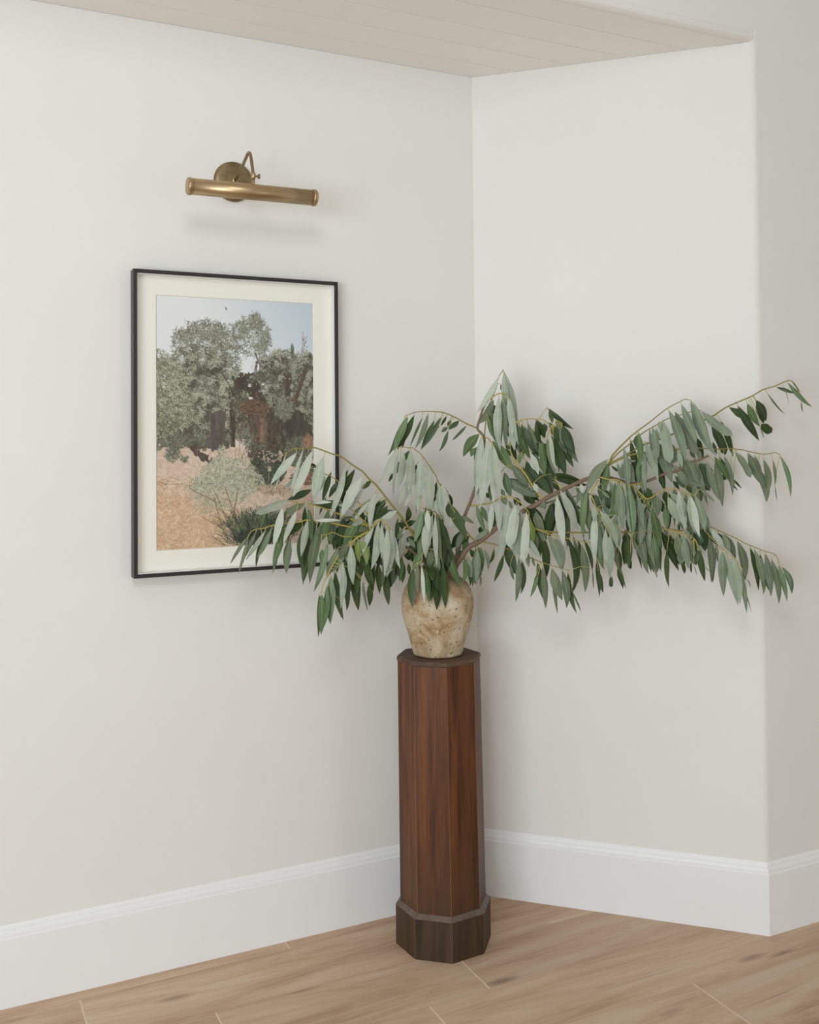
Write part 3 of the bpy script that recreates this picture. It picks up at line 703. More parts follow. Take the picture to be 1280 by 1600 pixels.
    [-3529,-1920,11496,-3560,-1846,10959,100,5,-5,4,-2,0,116,3,0,-3482,-1997,11558],
    [-3268,-1989,10972,-3058,-2039,10699,61,-55,57,-6,2,-5,137,1,0,-3117,-1978,11050],
    [-3095,-1932,11002,-3330,-1954,10838,51,-54,-67,-8,5,11,124,3,0,-3094,-1977,11021],
    [-3086,-1910,10783,-3223,-1982,10486,71,-68,-16,-12,6,4,203,3,0,-2977,-1973,10875],
    [-2682,-2536,10262,-2861,-2894,9122,65,-75,13,-12,6,0,263,3,0,-2403,-1950,10165],
    [-2512,-2019,10239,-3038,-3273,9170,95,-16,-28,-5,2,0,220,3,0,-2463,-1952,10238],
    [-2717,-1945,10461,-2879,-2405,10121,96,-16,-24,-12,6,-2,99,1,0,-2672,-1960,10495],
    [-2596,-1994,10329,-3005,-2902,9930,85,-48,22,-5,2,0,223,3,0,-2547,-1955,10341],
    [-2792,-1909,10941,-2785,-1783,10300,85,-52,-9,0,0,0,221,3,0,-2966,-1972,10862],
    [-2994,-1919,10692,-2744,-1812,10218,89,-6,45,6,-3,3,233,3,0,-2895,-1969,10773],
    [-2879,-1885,10770,-3061,-1986,10120,78,-61,-12,13,-7,-2,199,3,0,-2907,-1970,10788],
    [-2937,-1908,11036,-3095,-1814,10632,85,-32,-41,4,-2,-2,197,3,0,-3117,-1978,11050],
    [-3044,-1929,11129,-3029,-1990,10598,96,-27,6,-10,5,-1,173,3,0,-3147,-1980,11097],
    [-4285,-1883,12056,-4774,-1635,11553,52,-45,-73,-11,6,13,105,1,0,-4072,-2022,12252],
    [-3961,-1860,11894,-4387,-1823,11466,53,-62,-58,-5,3,5,150,3,0,-3870,-2013,12013],
    [-3923,-1865,11862,-4387,-1622,11523,44,-32,-84,7,-4,-12,144,3,0,-3837,-2012,11975],
    [-4011,-1879,12015,-4297,-1665,11205,94,2,-33,-21,10,10,202,3,0,-3950,-2017,12108],
    [-3622,-1920,11703,-4120,-1756,11558,26,-7,-96,-6,5,28,143,1,0,-3629,-2003,11730],
    [-3430,-1906,11557,-3264,-1765,11005,61,-79,-2,30,-14,5,131,1,0,-3482,-1997,11559],
    [-3449,-1925,11477,-3336,-1832,10942,86,-50,9,27,-13,4,118,1,0,-3441,-1995,11511],
    [-3561,-1865,11356,-3319,-1649,10146,98,-14,17,-10,5,-1,154,3,0,-3429,-1995,11497],
    [-3398,-1936,11197,-3502,-1991,10398,75,-65,-5,20,-10,-2,189,2,0,-3265,-1987,11278],
    [-3408,-1925,11195,-3707,-1913,10265,87,-39,-29,2,-1,-1,202,1,0,-3268,-1987,11283],
    [-2718,-1822,10584,-3072,-1968,10182,77,-22,-60,-18,11,12,226,3,0,-2768,-1964,10614],
    [-2553,-2017,10353,-3044,-2933,9922,89,-33,-32,15,-8,-1,203,1,0,-2540,-1955,10333],
    [-2510,-1919,10367,-2733,-2594,10033,88,-41,24,-29,14,-9,196,2,0,-2557,-1956,10354],
    [-2628,-1755,10896,-2672,-1420,10405,91,-31,-29,18,-10,-8,228,3,0,-2923,-1970,10807],
    [-2767,-1820,10924,-2803,-1700,10432,80,-57,-20,-9,4,2,187,3,0,-2969,-1972,10865],
    [-2901,-1835,10868,-3058,-2039,10149,89,-46,-6,-2,1,0,201,3,0,-2979,-1973,10877],
    [-3060,-1833,11175,-2797,-1708,10495,66,-74,12,21,-9,6,162,3,0,-3190,-1983,11162],
    [-2985,-1935,11147,-2762,-1793,10544,84,-50,19,-9,4,-2,154,2,0,-3141,-1980,11087]]),
 ],
 [
  (300,200,'b',[[-2109,-2003,9073],[-2213,-2171,9628],[-2328,-2285,10048],[-2451,-2375,10411],[-2547,-2491,10807],[-2636,-2632,11250]],
   [[-2544,-2520,11109,-2445,-2362,10270,90,-44,2,5,-3,0,145,3,0,-2609,-2589,11117],
    [-2528,-2609,10240,-2695,-2974,9164,99,-7,-13,10,-5,0,242,3,0,-2379,-2322,10198],
    [-2307,-2521,10495,-2068,-2805,9663,96,7,25,-22,10,-10,243,2,0,-2466,-2393,10474],
    [-2716,-2428,10981,-2684,-2452,10364,100,2,5,-13,6,-1,218,3,0,-2584,-2550,10992],
    [-2397,-2465,10796,-2324,-2413,10254,99,2,14,12,-6,1,248,3,0,-2544,-2487,10795],
    [-2269,-2499,10663,-2175,-2596,10269,90,-31,29,-4,2,-2,170,3,0,-2508,-2445,10650],
    [-2320,-2407,10485,-2341,-2628,10177,71,-59,38,-11,5,-3,200,3,0,-2467,-2395,10480],
    [-2444,-2538,11213,-2396,-2542,10258,59,-80,3,-19,10,-1,130,3,0,-2630,-2623,11223],
    [-2563,-2398,10957,-2496,-2442,10434,99,5,12,15,-8,3,192,3,0,-2580,-2543,10972],
    [-2751,-2347,11055,-2459,-2184,10364,91,-24,33,26,-12,8,190,3,0,-2601,-2576,11076],
    [-2497,-2364,10866,-2415,-2241,10251,99,1,13,-14,7,0,205,3,0,-2562,-2515,10884],
    [-2234,-2434,10878,-2397,-2640,10210,79,-61,0,-7,4,1,203,3,0,-2564,-2518,10892],
    [-2373,-2267,10509,-2416,-2614,10027,71,-60,37,-19,9,-5,230,3,0,-2479,-2408,10527]]),
  (200,100,'b',[[-2590,-2544,11190],[-2690,-2631,11543],[-2740,-2656,11666],[-2850,-2645,11703],[-3004,-2630,11759],[-3122,-2619,11797]],
   [[-3156,-2515,12137,-3174,-2293,11642,50,-78,-37,-6,3,2,99,1,0,-3122,-2619,11797],
    [-3165,-2620,11739,-3365,-2588,10897,80,-57,-21,18,-9,-5,211,2,0,-3122,-2619,11797],
    [-2986,-2522,11556,-3133,-2282,10709,99,2,-16,9,-5,-3,253,3,0,-2969,-2634,11747],
    [-2890,-2732,11619,-3164,-2816,10500,97,-8,-23,-35,19,7,303,0,0,-2816,-2648,11692],
    [-3048,-2716,11762,-3044,-2793,11137,84,-54,7,-1,1,0,167,0,0,-3003,-2631,11759],
    [-2822,-2738,11606,-2930,-3005,10268,100,-7,-7,-13,7,0,160,0,0,-2718,-2645,11610],
    [-2702,-2622,11594,-2642,-2722,10372,100,-4,5,-1,0,0,126,1,0,-2712,-2642,11596],
    [-2664,-2596,11612,-2365,-2510,10200,82,-55,14,11,-6,2,203,3,0,-2718,-2645,11610],
    [-2629,-2598,11547,-2364,-2805,10518,97,8,24,-6,3,-2,204,3,0,-2690,-2631,11543],
    [-3047,-2563,11746,-3104,-2531,10927,94,-32,-8,16,-8,-1,180,1,0,-3068,-2624,11780],
    [-2956,-2565,11568,-3103,-2369,10426,70,-68,-21,-42,22,9,259,2,0,-2928,-2638,11732],
    [-2899,-2556,11664,-3053,-2496,10623,98,-10,-15,-36,19,6,257,2,0,-2918,-2639,11728],
    [-2993,-2546,11836,-3033,-2475,11149,99,-9,-7,30,-15,-3,145,1,0,-3057,-2625,11776],
    [-2810,-2494,11752,-2762,-2419,11110,99,-11,6,25,-13,0,167,3,0,-2902,-2640,11722],
    [-2566,-2520,11574,-2481,-2607,10157,99,-12,7,18,-9,2,143,3,0,-2701,-2636,11569],
    [-2608,-2505,11571,-2541,-2370,10159,81,-58,-2,-3,2,0,124,3,0,-2704,-2638,11577],
    [-2516,-2524,11530,-2161,-2348,10470,90,-37,24,-6,3,-2,101,3,0,-2686,-2628,11529],
    [-2664,-2597,11619,-2611,-2632,10289,100,-3,4,28,-14,1,122,1,0,-2720,-2646,11617],
    [-2588,-2528,11598,-2381,-2452,10265,66,-75,6,4,-2,0,177,3,0,-2711,-2641,11594],
    [-2666,-2509,11615,-2280,-2383,10503,93,-24,30,-5,2,-1,165,3,0,-2725,-2648,11630]]),
  (200,100,'y',[[-2502,-2473,10425],[-2740,-2562,10653],[-2989,-2600,10704],[-3149,-2651,10600],[-3250,-2772,10399]],
   [[-3166,-2647,10642,-3395,-2561,10169,85,-26,-46,-7,4,4,242,2,0,-3132,-2645,10611],
    [-3387,-2561,10246,-3405,-2489,9163,90,-44,-4,-27,13,1,227,3,0,-3250,-2772,10399],
    [-3358,-2743,10348,-3372,-2731,9549,99,-11,-2,-7,4,0,130,1,0,-3250,-2772,10399],
    [-3296,-2853,10335,-3342,-3070,9338,77,-62,10,12,-6,1,110,0,0,-3250,-2772,10399],
    [-2619,-2513,10513,-2774,-2582,9827,74,-67,-10,-4,2,1,202,2,0,-2604,-2511,10522],
    [-2922,-2544,10746,-2917,-2423,10075,98,-17,-2,-11,6,1,226,3,0,-2989,-2600,10704],
    [-2528,-2431,10499,-2552,-2560,9941,73,-67,13,-12,6,-1,225,3,0,-2580,-2502,10499],
    [-2785,-2441,10691,-2850,-2410,10149,91,-40,-13,-28,15,4,179,3,0,-2862,-2580,10678],
    [-2894,-2533,10780,-2826,-2421,10165,99,-5,10,-10,5,0,236,1,0,-2989,-2600,10704]]),
 ],
 [
  (650,300,'b',[[-2078,-2018,9073],[-2042,-2035,9598],[-1927,-2091,10035],[-1829,-2139,10473],[-1714,-2195,10946],[-1679,-2212,11333],[-1630,-2236,11543],[-1516,-2292,11841],[-1386,-2355,12227],[-1304,-2395,12579],[-1220,-2436,13107],[-1154,-2468,13406],[-1136,-2477,13635],[-1214,-2439,13777],[-1308,-2393,13919],[-1225,-2433,14236],[-1144,-2473,14500],[-1015,-2536,14694]],
   [[-1281,-2450,13757,-1728,-2322,13150,81,1,-59,-29,17,25,303,2,0,-1222,-2435,13790],
    [-1383,-2369,13373,-1560,-2468,13138,79,-47,-39,-11,7,6,153,2,0,-1173,-2459,13317],
    [-1328,-2383,13372,-1374,-2393,12840,84,-54,-6,-5,3,0,129,2,0,-1170,-2460,13329],
    [-1262,-2423,13416,-1412,-2340,13281,32,-61,-73,5,-3,-8,106,2,0,-1157,-2466,13388],
    [-1719,-2089,11079,-1886,-1909,10572,69,-58,-43,10,-6,-5,210,3,0,-1702,-2201,11080],
    [-1961,-2013,10424,-2348,-2635,10289,84,-46,-28,-3,2,1,147,3,0,-1847,-2130,10392],
    [-1247,-2535,13723,-1472,-2597,11970,61,-79,-5,-43,25,5,286,0,0,-1188,-2452,13730],
    [-1241,-2546,13701,-1514,-2739,12046,58,-81,0,0,0,0,248,0,0,-1176,-2457,13709],
    [-1135,-2621,13503,-1435,-2844,12255,85,-52,-11,-11,7,2,225,0,0,-1145,-2472,13509],
    [-1136,-2472,12445,-1392,-2494,12136,77,-9,-63,-7,4,5,111,1,0,-1323,-2386,12498],
    [-1017,-2350,12128,-844,-2287,11971,69,-38,61,-6,3,-5,124,3,0,-1386,-2355,12227]]),
  (220,100,'y',[[-1015,-2536,14694],[-875,-2682,14830],[-824,-2733,14864],[-732,-2818,14861],[-654,-2891,14841],[-611,-2954,14734]],
   [[-870,-2842,14771,-974,-2976,13284,69,-72,2,-30,18,0,248,0,0,-839,-2718,14854],
    [-725,-2857,14805,-666,-2814,13199,90,-43,2,3,-2,0,148,1,0,-706,-2842,14855],
    [-691,-2883,14727,-448,-2973,13256,57,-81,14,-7,5,-2,229,1,0,-628,-2928,14777],
    [-689,-3005,14766,-662,-3215,13639,92,-38,9,-7,5,-1,153,0,0,-628,-2928,14777],
    [-630,-2775,14335,-426,-2604,13654,95,-23,22,1,-1,0,188,3,0,-611,-2954,14734],
    [-658,-3038,14765,-624,-3336,13415,78,-61,15,10,-6,2,122,0,0,-620,-2940,14756],
    [-745,-2804,14774,-759,-2714,13416,47,-88,-6,1,-1,0,143,1,0,-745,-2806,14862]]),
  (200,100,'o',[[-1136,-2477,13635],[-1053,-2452,14219],[-896,-2474,14697],[-765,-2502,15000],[-682,-2507,15321],[-609,-2526,15446],[-538,-2547,15553]],
   [[-736,-2610,15336,-1333,-2409,14324,60,-64,-48,31,-17,-21,190,0,0,-670,-2510,15341],
    [-571,-2638,15471,-417,-3000,13776,88,-45,18,47,-30,11,228,0,0,-567,-2539,15510],
    [-588,-2645,15448,-627,-2965,14251,85,-52,11,-29,18,-4,202,0,0,-581,-2535,15490],
    [-607,-2499,15134,-507,-2558,14891,87,43,25,-9,6,-5,180,3,0,-725,-2504,15154],
    [-843,-2496,14697,-1282,-2424,14013,84,-6,-54,34,-19,-24,240,1,0,-888,-2476,14718],
    [-960,-2454,14631,-720,-2537,13397,56,-81,16,-54,33,-13,239,2,0,-922,-2470,14619],
    [-845,-2455,14588,-765,-2491,14244,97,-6,23,-3,2,-1,223,3,0,-927,-2470,14605],
    [-1044,-2482,14297,-1006,-2716,13613,52,-80,30,3,-2,1,137,2,0,-1027,-2456,14298]]),
  (220,100,'o',[[-1308,-2393,13919],[-1576,-2262,14045],[-1797,-2154,14188],[-2035,-2039,14314],[-2193,-1962,14369],[-2415,-1854,14388],[-2669,-1730,14391],[-2844,-1645,14375],[-2987,-1575,14314],[-3083,-1528,14289]],
   [[-3040,-1582,14270,-3477,-1506,13298,82,-40,-40,2,-1,-1,217,2,0,-3034,-1552,14302],
    [-3102,-1455,14162,-3484,-1311,13153,84,-39,-37,1,0,0,139,3,0,-3083,-1528,14289],
    [-2840,-1575,14304,-3221,-1189,13304,90,-15,-40,15,-7,-9,201,3,0,-2887,-1624,14357],
    [-3019,-1376,13787,-3001,-1119,13374,100,-5,1,-8,4,2,111,3,0,-3083,-1528,14289],
    [-2633,-1680,14246,-3003,-1617,13430,82,-41,-40,-3,1,1,74,3,0,-2659,-1735,14391],
    [-2520,-1801,14343,-2883,-1721,13358,93,-14,-35,31,-15,-13,160,1,0,-2520,-1802,14389],
    [-2323,-1826,14177,-2609,-1489,13313,55,-70,-45,-6,3,3,134,3,0,-2338,-1891,14382],
    [-2166,-1908,14253,-2598,-1584,13357,80,-32,-50,9,-5,-6,154,3,0,-2164,-1976,14359],
    [-2021,-1942,14264,-2106,-1731,13994,91,-13,-39,4,-2,-3,79,3,0,-2049,-2032,14319],
    [-2173,-1821,13989,-2289,-1545,13844,51,-22,-83,-1,0,1,55,3,0,-2135,-1990,14349],
    [-1937,-2005,14174,-1912,-1822,13949,97,13,22,-8,4,2,127,3,0,-1934,-2088,14261],
    [-1735,-2131,14127,-2063,-2089,13889,34,-72,-60,-1,0,1,166,3,0,-1744,-2181,14154],
    [-1977,-1924,13954,-2152,-1862,13818,51,-32,-80,-4,2,6,114,3,0,-1910,-2099,14248],
    [-1954,-1903,13865,-2154,-1781,13262,63,-69,-35,17,-9,-7,120,3,0,-1872,-2118,14228],
    [-1584,-2266,13981,-1957,-2136,13587,70,51,-50,-7,4,8,144,2,0,-1560,-2270,14037]]),
  (200,100,'y',[[-1136,-2477,13635],[-1107,-2602,13652],[-1113,-2816,13511],[-1172,-3013,13338]],
   [[-1083,-2834,13567,-574,-3016,12753,51,-72,48,4,-3,3,340,2,0,-1112,-2786,13531],
    [-1081,-2973,13263,-968,-2887,12935,63,-78,1,12,-7,2,105,3,0,-1172,-3013,13338],
    [-1180,-2786,13590,-1573,-2951,11762,65,-76,-7,13,-7,-2,293,0,0,-1109,-2684,13597],
    [-1174,-2944,13503,-1185,-3103,11815,100,-9,0,-23,14,-1,247,0,0,-1117,-2829,13499],
    [-1164,-3010,13459,-1071,-3137,11947,97,-22,8,11,-7,1,209,0,0,-1134,-2888,13448]]),
  (250,119,'y',[[-1485,-2307,11788],[-1235,-2543,11827],[-1040,-2730,11883],[-927,-2847,11972],[-734,-3034,12052],[-646,-3120,12020],[-505,-3267,11910],[-435,-3363,11774],[-358,-3463,11639],[-370,-3511,11488]],
   [[-1111,-2815,11890,-1218,-2882,11049,81,-59,-6,2,-1,0,161,0,0,-1053,-2718,11879],
    [-1014,-2898,11934,-1066,-3098,11091,83,-56,8,21,-12,2,185,0,0,-967,-2805,11941],
    [-999,-2657,11702,-826,-2544,11258,62,-78,4,-2,1,0,161,3,0,-1065,-2706,11876],
    [-1377,-2416,11834,-1139,-2552,11009,84,-44,31,-26,14,-10,153,2,0,-1372,-2413,11806],
    [-1300,-2522,11793,-1110,-2546,11325,90,-21,38,7,-4,3,158,2,0,-1287,-2494,11819],
    [-778,-3094,11936,-1042,-3003,10326,59,-80,-14,33,-21,-7,292,0,0,-761,-3007,12041],
    [-656,-3304,11835,-979,-3467,10731,60,-79,-6,16,-10,-3,309,0,1,-538,-3233,11936],
    [-465,-3538,11648,-662,-3658,10337,88,-47,-9,10,-6,-1,221,0,1,-372,-3445,11663],
    [-589,-3318,11877,-725,-3571,11609,92,-37,-12,-3,2,0,100,0,0,-516,-3255,11919],
    [-735,-3065,11933,-640,-3084,11707,92,5,38,2,-1,1,119,1,0,-701,-3067,12040],
    [-541,-3459,11034,-201,-3784,10384,68,-44,58,16,-9,13,173,0,0,-370,-3511,11488],
    [-373,-3588,11433,-307,-3593,10701,97,-21,9,-6,4,-1,231,4,0,-370,-3511,11488],
    [-347,-3337,11739,-69,-3229,11475,56,-78,27,-7,4,-6,224,3,0,-409,-3397,11728],
    [-579,-3061,12015,-293,-3023,11778,64,-18,75,-9,5,-10,199,3,0,-632,-3135,12009],
    [-872,-2875,12059,-650,-2936,11785,45,-72,53,-3,2,-3,189,1,0,-868,-2904,11997],
    [-413,-3369,11475,-442,-3278,10732,62,-77,-12,-4,2,0,215,1,0,-370,-3508,11495]]),
 ],
 [
  (850,300,'b',[[-2064,-2067,9079],[-2015,-2098,9604],[-1937,-2148,10077],[-1757,-2263,10394],[-1608,-2359,10657],[-1326,-2540,10833],[-955,-2778,11184],[-454,-3099,11568],[-88,-3334,11795],[278,-3569,12055],[554,-3746,12210],[816,-3914,12366],[1149,-4128,12537],[1436,-4312,12571],[1722,-4495,12518],[2077,-4723,12395],[2447,-4961,12446],[2817,-5198,12633],[3143,-5407,12734],[3427,-5589,12955],[3596,-5698,13005],[3808,-5834,13123]],
   [[-1676,-2318,10570,-1857,-2081,10331,78,-4,-63,-4,3,6,275,2,0,-1663,-2324,10560],
    [-1626,-2361,10440,-1706,-2580,9663,78,-62,10,36,-20,2,164,1,0,-1697,-2302,10499],
    [-1762,-2286,10265,-1723,-2421,10098,44,-65,62,5,-2,3,44,1,0,-1807,-2231,10307],
    [-1375,-2498,10570,-1412,-2417,9640,47,-88,-10,7,-4,-1,241,1,0,-1458,-2455,10751],
    [-1201,-2450,11214,-1150,-2153,10996,74,-48,-47,-3,2,2,149,3,0,-1133,-2664,11016],
    [-924,-2653,11436,-867,-2420,11179,96,-26,-2,12,-8,-4,214,3,0,-878,-2827,11243],
    [-1141,-2671,11141,-1573,-2561,10861,30,-63,-71,6,-5,-12,161,1,0,-1084,-2695,11062],
    [-428,-3222,11670,-648,-3255,10425,90,-41,-15,-4,2,1,265,0,1,-364,-3157,11624],
    [1,-3398,11925,151,-3530,11726,34,-64,68,8,-5,9,212,1,0,28,-3408,11877],
    [-1416,-2503,10638,-1521,-2600,9658,81,-59,-3,17,-10,-1,202,1,0,-1457,-2456,10751],
    [-1322,-2430,10648,-1262,-2423,9831,90,-43,6,44,-25,3,123,3,0,-1420,-2479,10774],
    [-1271,-2414,9876,-1199,-2283,9549,91,28,31,6,-4,0,69,3,0,-1824,-2220,10276],
    [-1611,-2343,10393,-1708,-2591,9655,54,-82,20,35,-19,2,195,1,0,-1714,-2291,10471],
    [-1524,-2315,10517,-1379,-2378,10379,72,24,65,-5,2,-6,175,3,0,-1646,-2335,10590],
    [-1461,-2382,10564,-1584,-2416,10484,57,-16,-81,-3,2,4,153,3,0,-1545,-2399,10696],
    [444,-3527,12560,1362,-3823,12305,34,29,89,-3,2,-14,178,3,0,554,-3746,12210],
    [424,-3475,12439,726,-3393,12174,66,0,75,0,0,0,169,3,0,554,-3746,12210],
    [449,-3797,12211,777,-4072,11116,96,-3,29,25,-17,12,273,0,0,513,-3720,12187],
    [376,-3737,12060,358,-4057,10743,50,-84,20,-3,2,0,282,0,0,400,-3647,12123],
    [486,-3645,12030,649,-3824,11442,90,-28,34,-2,1,-1,166,3,0,419,-3660,12134],
    [904,-4081,12382,857,-4271,12137,46,-74,49,-7,5,-2,144,0,0,940,-3994,12430],
    [861,-3937,12292,1050,-3916,12062,66,-56,49,6,-4,5,111,1,0,830,-3923,12373],
    [1001,-4044,12357,970,-4074,11736,89,-46,-2,-1,1,0,133,1,0,975,-4016,12447],
    [3024,-5264,12905,3717,-5797,12232,52,-32,79,-18,15,-31,265,1,0,3143,-5407,12734],
    [3294,-5524,13054,3460,-5801,12410,81,-44,40,8,-7,5,324,1,0,3427,-5589,12955],
    [3509,-5625,13095,3585,-5780,12492,95,-24,18,-6,5,-2,122,1,0,3521,-5649,12983],
    [3468,-5549,12452,3569,-5738,11765,52,-80,30,-10,9,-4,244,1,0,3244,-5472,12812],
    [3509,-5456,12470,4143,-5562,12179,22,-67,71,-5,4,-12,146,3,0,3233,-5465,12804],
    [3537,-5683,12989,3811,-5765,11785,79,-57,22,-2,2,-1,131,1,0,3550,-5668,12991],
    [3672,-5641,12943,3866,-5841,12184,50,-80,34,1,-1,1,226,3,0,3596,-5698,13005],
    [3756,-5808,12987,3872,-6092,11932,83,-51,23,-2,2,-1,195,1,0,3727,-5782,13078],
    [3954,-5925,12985,4154,-5963,11740,96,-23,16,11,-10,2,269,1,0,3808,-5834,13123],
    [4173,-5923,12618,4261,-5986,12463,80,-23,55,-8,7,-8,117,3,0,3808,-5834,13123],
    [3109,-5317,12582,3346,-5499,12218,69,-36,63,9,-7,9,179,3,0,3047,-5345,12704],
    [3077,-5255,12452,3349,-5206,12199,68,-26,68,8,-7,8,114,3,0,2971,-5297,12681],
    [3134,-5419,12777,3346,-5554,12292,39,-83,40,-10,9,-7,227,1,0,3159,-5418,12747],
    [3659,-5645,12922,3927,-5904,12702,51,-18,84,0,0,1,133,3,0,3590,-5694,13003],
    [4200,-5895,12616,4432,-5806,12453,59,-63,50,1,-1,1,110,3,0,3808,-5834,13123],
    [3918,-5936,13093,4143,-6292,12419,90,-17,39,0,0,0,200,2,0,3808,-5834,13123],
    [-1466,-2374,10511,-1303,-2302,9765,75,-66,10,22,-12,4,151,1,0,-1569,-2384,10681],
    [-1296,-2379,10655,-1276,-2158,9595,64,-75,-14,-2,1,0,201,3,0,-1417,-2481,10776],
    [-1335,-2340,10545,-1220,-2204,9745,99,0,14,-5,3,0,209,3,0,-1489,-2435,10731],
    [-91,-3162,11816,391,-3163,10824,90,4,44,35,-21,17,277,3,0,-88,-3334,11795],
    [-131,-3099,11689,267,-3263,10934,69,-54,48,-15,9,-10,242,3,0,-229,-3244,11708],
    [-1403,-2412,10659,-1639,-2590,9605,98,-7,-21,20,-12,-3,205,1,0,-1470,-2448,10743],
    [-1382,-2444,10672,-1348,-2548,9904,60,-79,13,25,-14,3,124,2,0,-1443,-2465,10760],
    [-1681,-2255,10378,-1991,-2767,9729,93,-32,-19,44,-24,-2,176,2,0,-1745,-2271,10416],
    [-1570,-2205,10332,-1766,-2738,9651,90,-44,8,36,-20,5,141,3,0,-1739,-2275,10426],
    [454,-3417,12534,1343,-3538,12440,5,-37,93,-3,1,-27,144,3,0,554,-3746,12210],
    [1173,-4036,12343,1296,-3944,10974,95,-30,7,-55,40,-2,194,1,0,1067,-4075,12495],
    [691,-3674,12292,1161,-3887,11019,64,-68,35,6,-4,3,217,3,0,631,-3796,12256],
    [572,-3671,12130,762,-3731,10646,89,-43,13,14,-10,2,221,1,0,510,-3718,12186],
    [433,-3600,12037,728,-3710,10621,47,-87,16,3,-2,1,244,2,0,374,-3631,12109],
    [581,-3653,12122,717,-3824,11606,76,-53,38,1,0,0,150,1,0,506,-3715,12183],
    [519,-3609,12103,832,-3613,11509,68,-63,36,3,-2,2,157,1,0,448,-3678,12151],
    [1045,-3933,12387,923,-3874,11811,75,-62,-22,13,-9,-4,136,1,0,964,-4009,12442],
    [1852,-4494,12506,2019,-4362,11736,53,-85,-3,16,-12,1,158,2,0,1803,-4548,12490],
    [3615,-5542,12465,3906,-5416,11858,87,-36,34,2,-2,1,263,1,0,3313,-5516,12866],
    [3217,-5383,12864,3453,-5485,12317,78,-47,42,6,-5,3,193,1,0,3216,-5454,12791]]),
  (300,150,'b',[[-348,-2930,11553],[-38,-3129,11711],[534,-3496,11938],[884,-3721,12008],[1059,-3833,12060],[1334,-4010,12094]],
   [[-7,-3149,11694,144,-3449,10799,98,-9,20,6,-4,2,278,1,0,-15,-3144,11721],
    [438,-3366,11865,169,-3305,10780,46,-88,-16,31,-22,-9,290,3,0,401,-3411,11886],
    [921,-3639,11862,1198,-3764,11623,44,-48,76,4,-2,6,55,3,0,853,-3701,12001],
    [1361,-3937,12081,1685,-3975,11621,78,-25,57,8,-5,6,203,3,0,1316,-3998,12091],
    [1464,-3980,12080,1558,-4066,11677,75,-58,30,1,-1,1,193,3,0,1334,-4010,12094],
    [537,-3339,11897,491,-3180,10841,95,-30,-9,18,-12,-3,248,3,0,461,-3449,11909]]),
  (250,100,'o',[[-1450,-2545,10788],[-1554,-2518,10896],[-1763,-2467,11145],[-1976,-2428,11500],[-2191,-2394,11888],[-2272,-2406,12203],[-2495,-2349,12432],[-2559,-2344,12590],[-2734,-2312,12869],[-2968,-2263,13200],[-3186,-2203,13381],[-3286,-2172,13403],[-3501,-2103,13429]],
   [[-3626,-2136,13364,-4085,-2143,12473,89,-3,-46,-9,4,5,205,0,0,-3501,-2103,13429],
    [-3606,-2195,13375,-3884,-2336,12006,98,0,-20,-6,3,1,111,0,0,-3501,-2103,13429],
    [-3495,-2209,13310,-3706,-2238,12281,97,11,-20,44,-21,-8,258,0,0,-3439,-2123,13422],
    [-3251,-2099,13327,-3356,-1952,12994,66,-59,-47,-11,5,6,130,3,0,-3272,-2176,13400],
    [-3464,-1938,13048,-3537,-1834,12680,73,-61,-32,11,-5,-4,125,3,0,-3495,-2105,13429],
    [-3305,-2269,13329,-3455,-2522,12350,99,-5,-14,8,-4,0,257,0,1,-3248,-2183,13395],
    [-3343,-2077,12531,-3627,-2170,11904,91,4,-42,29,-14,-11,206,0,0,-2789,-2300,12946],
    [-3194,-2112,12367,-3345,-1980,11799,94,-19,-29,-1,1,0,140,0,0,-2644,-2328,12726],
    [-3032,-2357,13133,-3200,-2518,11714,77,-64,-2,-12,6,1,285,0,0,-2940,-2269,13161],
    [-3027,-2077,12956,-2987,-1838,12659,84,-47,-27,-4,2,1,88,3,0,-2898,-2277,13102],
    [-2787,-2390,12829,-2907,-2577,11628,99,4,-11,-29,15,1,327,0,0,-2718,-2315,12843],
    [-2523,-2273,12474,-2579,-2125,11776,90,-41,-16,-3,1,1,141,3,0,-2519,-2347,12491],
    [-2533,-2431,12426,-2458,-2506,11374,69,-71,10,-31,16,-3,214,0,0,-2487,-2351,12425],
    [-2489,-2462,12415,-2318,-2627,11885,95,0,31,12,-6,6,112,0,0,-2455,-2359,12392],
    [-2239,-2334,12164,-2037,-2244,11772,69,-70,20,8,-4,3,145,3,0,-2264,-2404,12171],
    [-2655,-2284,12002,-2669,-2496,11571,97,-21,7,-2,1,0,125,0,0,-2364,-2382,12298],
    [-2217,-2333,11925,-1740,-2606,10918,85,-24,47,-14,7,-9,276,3,0,-2203,-2396,11937],
    [-1916,-2455,11530,-1583,-2666,11329,14,-56,82,4,-1,8,145,1,0,-1976,-2428,11500],
    [-2217,-2287,11857,-2177,-2371,11480,94,-31,17,-5,3,-1,148,3,0,-2191,-2394,11888],
    [-2157,-2441,11430,-2329,-2426,11147,83,-19,-52,4,-3,-3,91,0,0,-1978,-2428,11504],
    [-1602,-2417,10968,-1833,-2177,10677,77,-3,-64,-8,5,11,228,3,0,-1631,-2499,10988],
    [-1622,-2406,10837,-1803,-2356,10561,81,-18,-56,-10,6,8,154,3,0,-1576,-2512,10922],
    [-1734,-2382,11150,-1902,-2192,10526,88,-32,-34,-15,9,7,180,1,0,-1773,-2465,11162]]),
  (300,119,'y',[[102,-3456,11933],[56,-3434,12021],[-143,-3334,12335],[-327,-3244,12685],[-556,-3126,12983],[-682,-3074,13368],[-661,-3112,13716],[-553,-3208,14062],[-406,-3317,14137],[-231,-3444,14162],[-106,-3536,14143],[46,-3647,14123],[127,-3710,14018]],
   [[-660,-3154,14237,-618,-3173,13296,93,-35,5,-8,5,0,228,0,0,-553,-3208,14062],
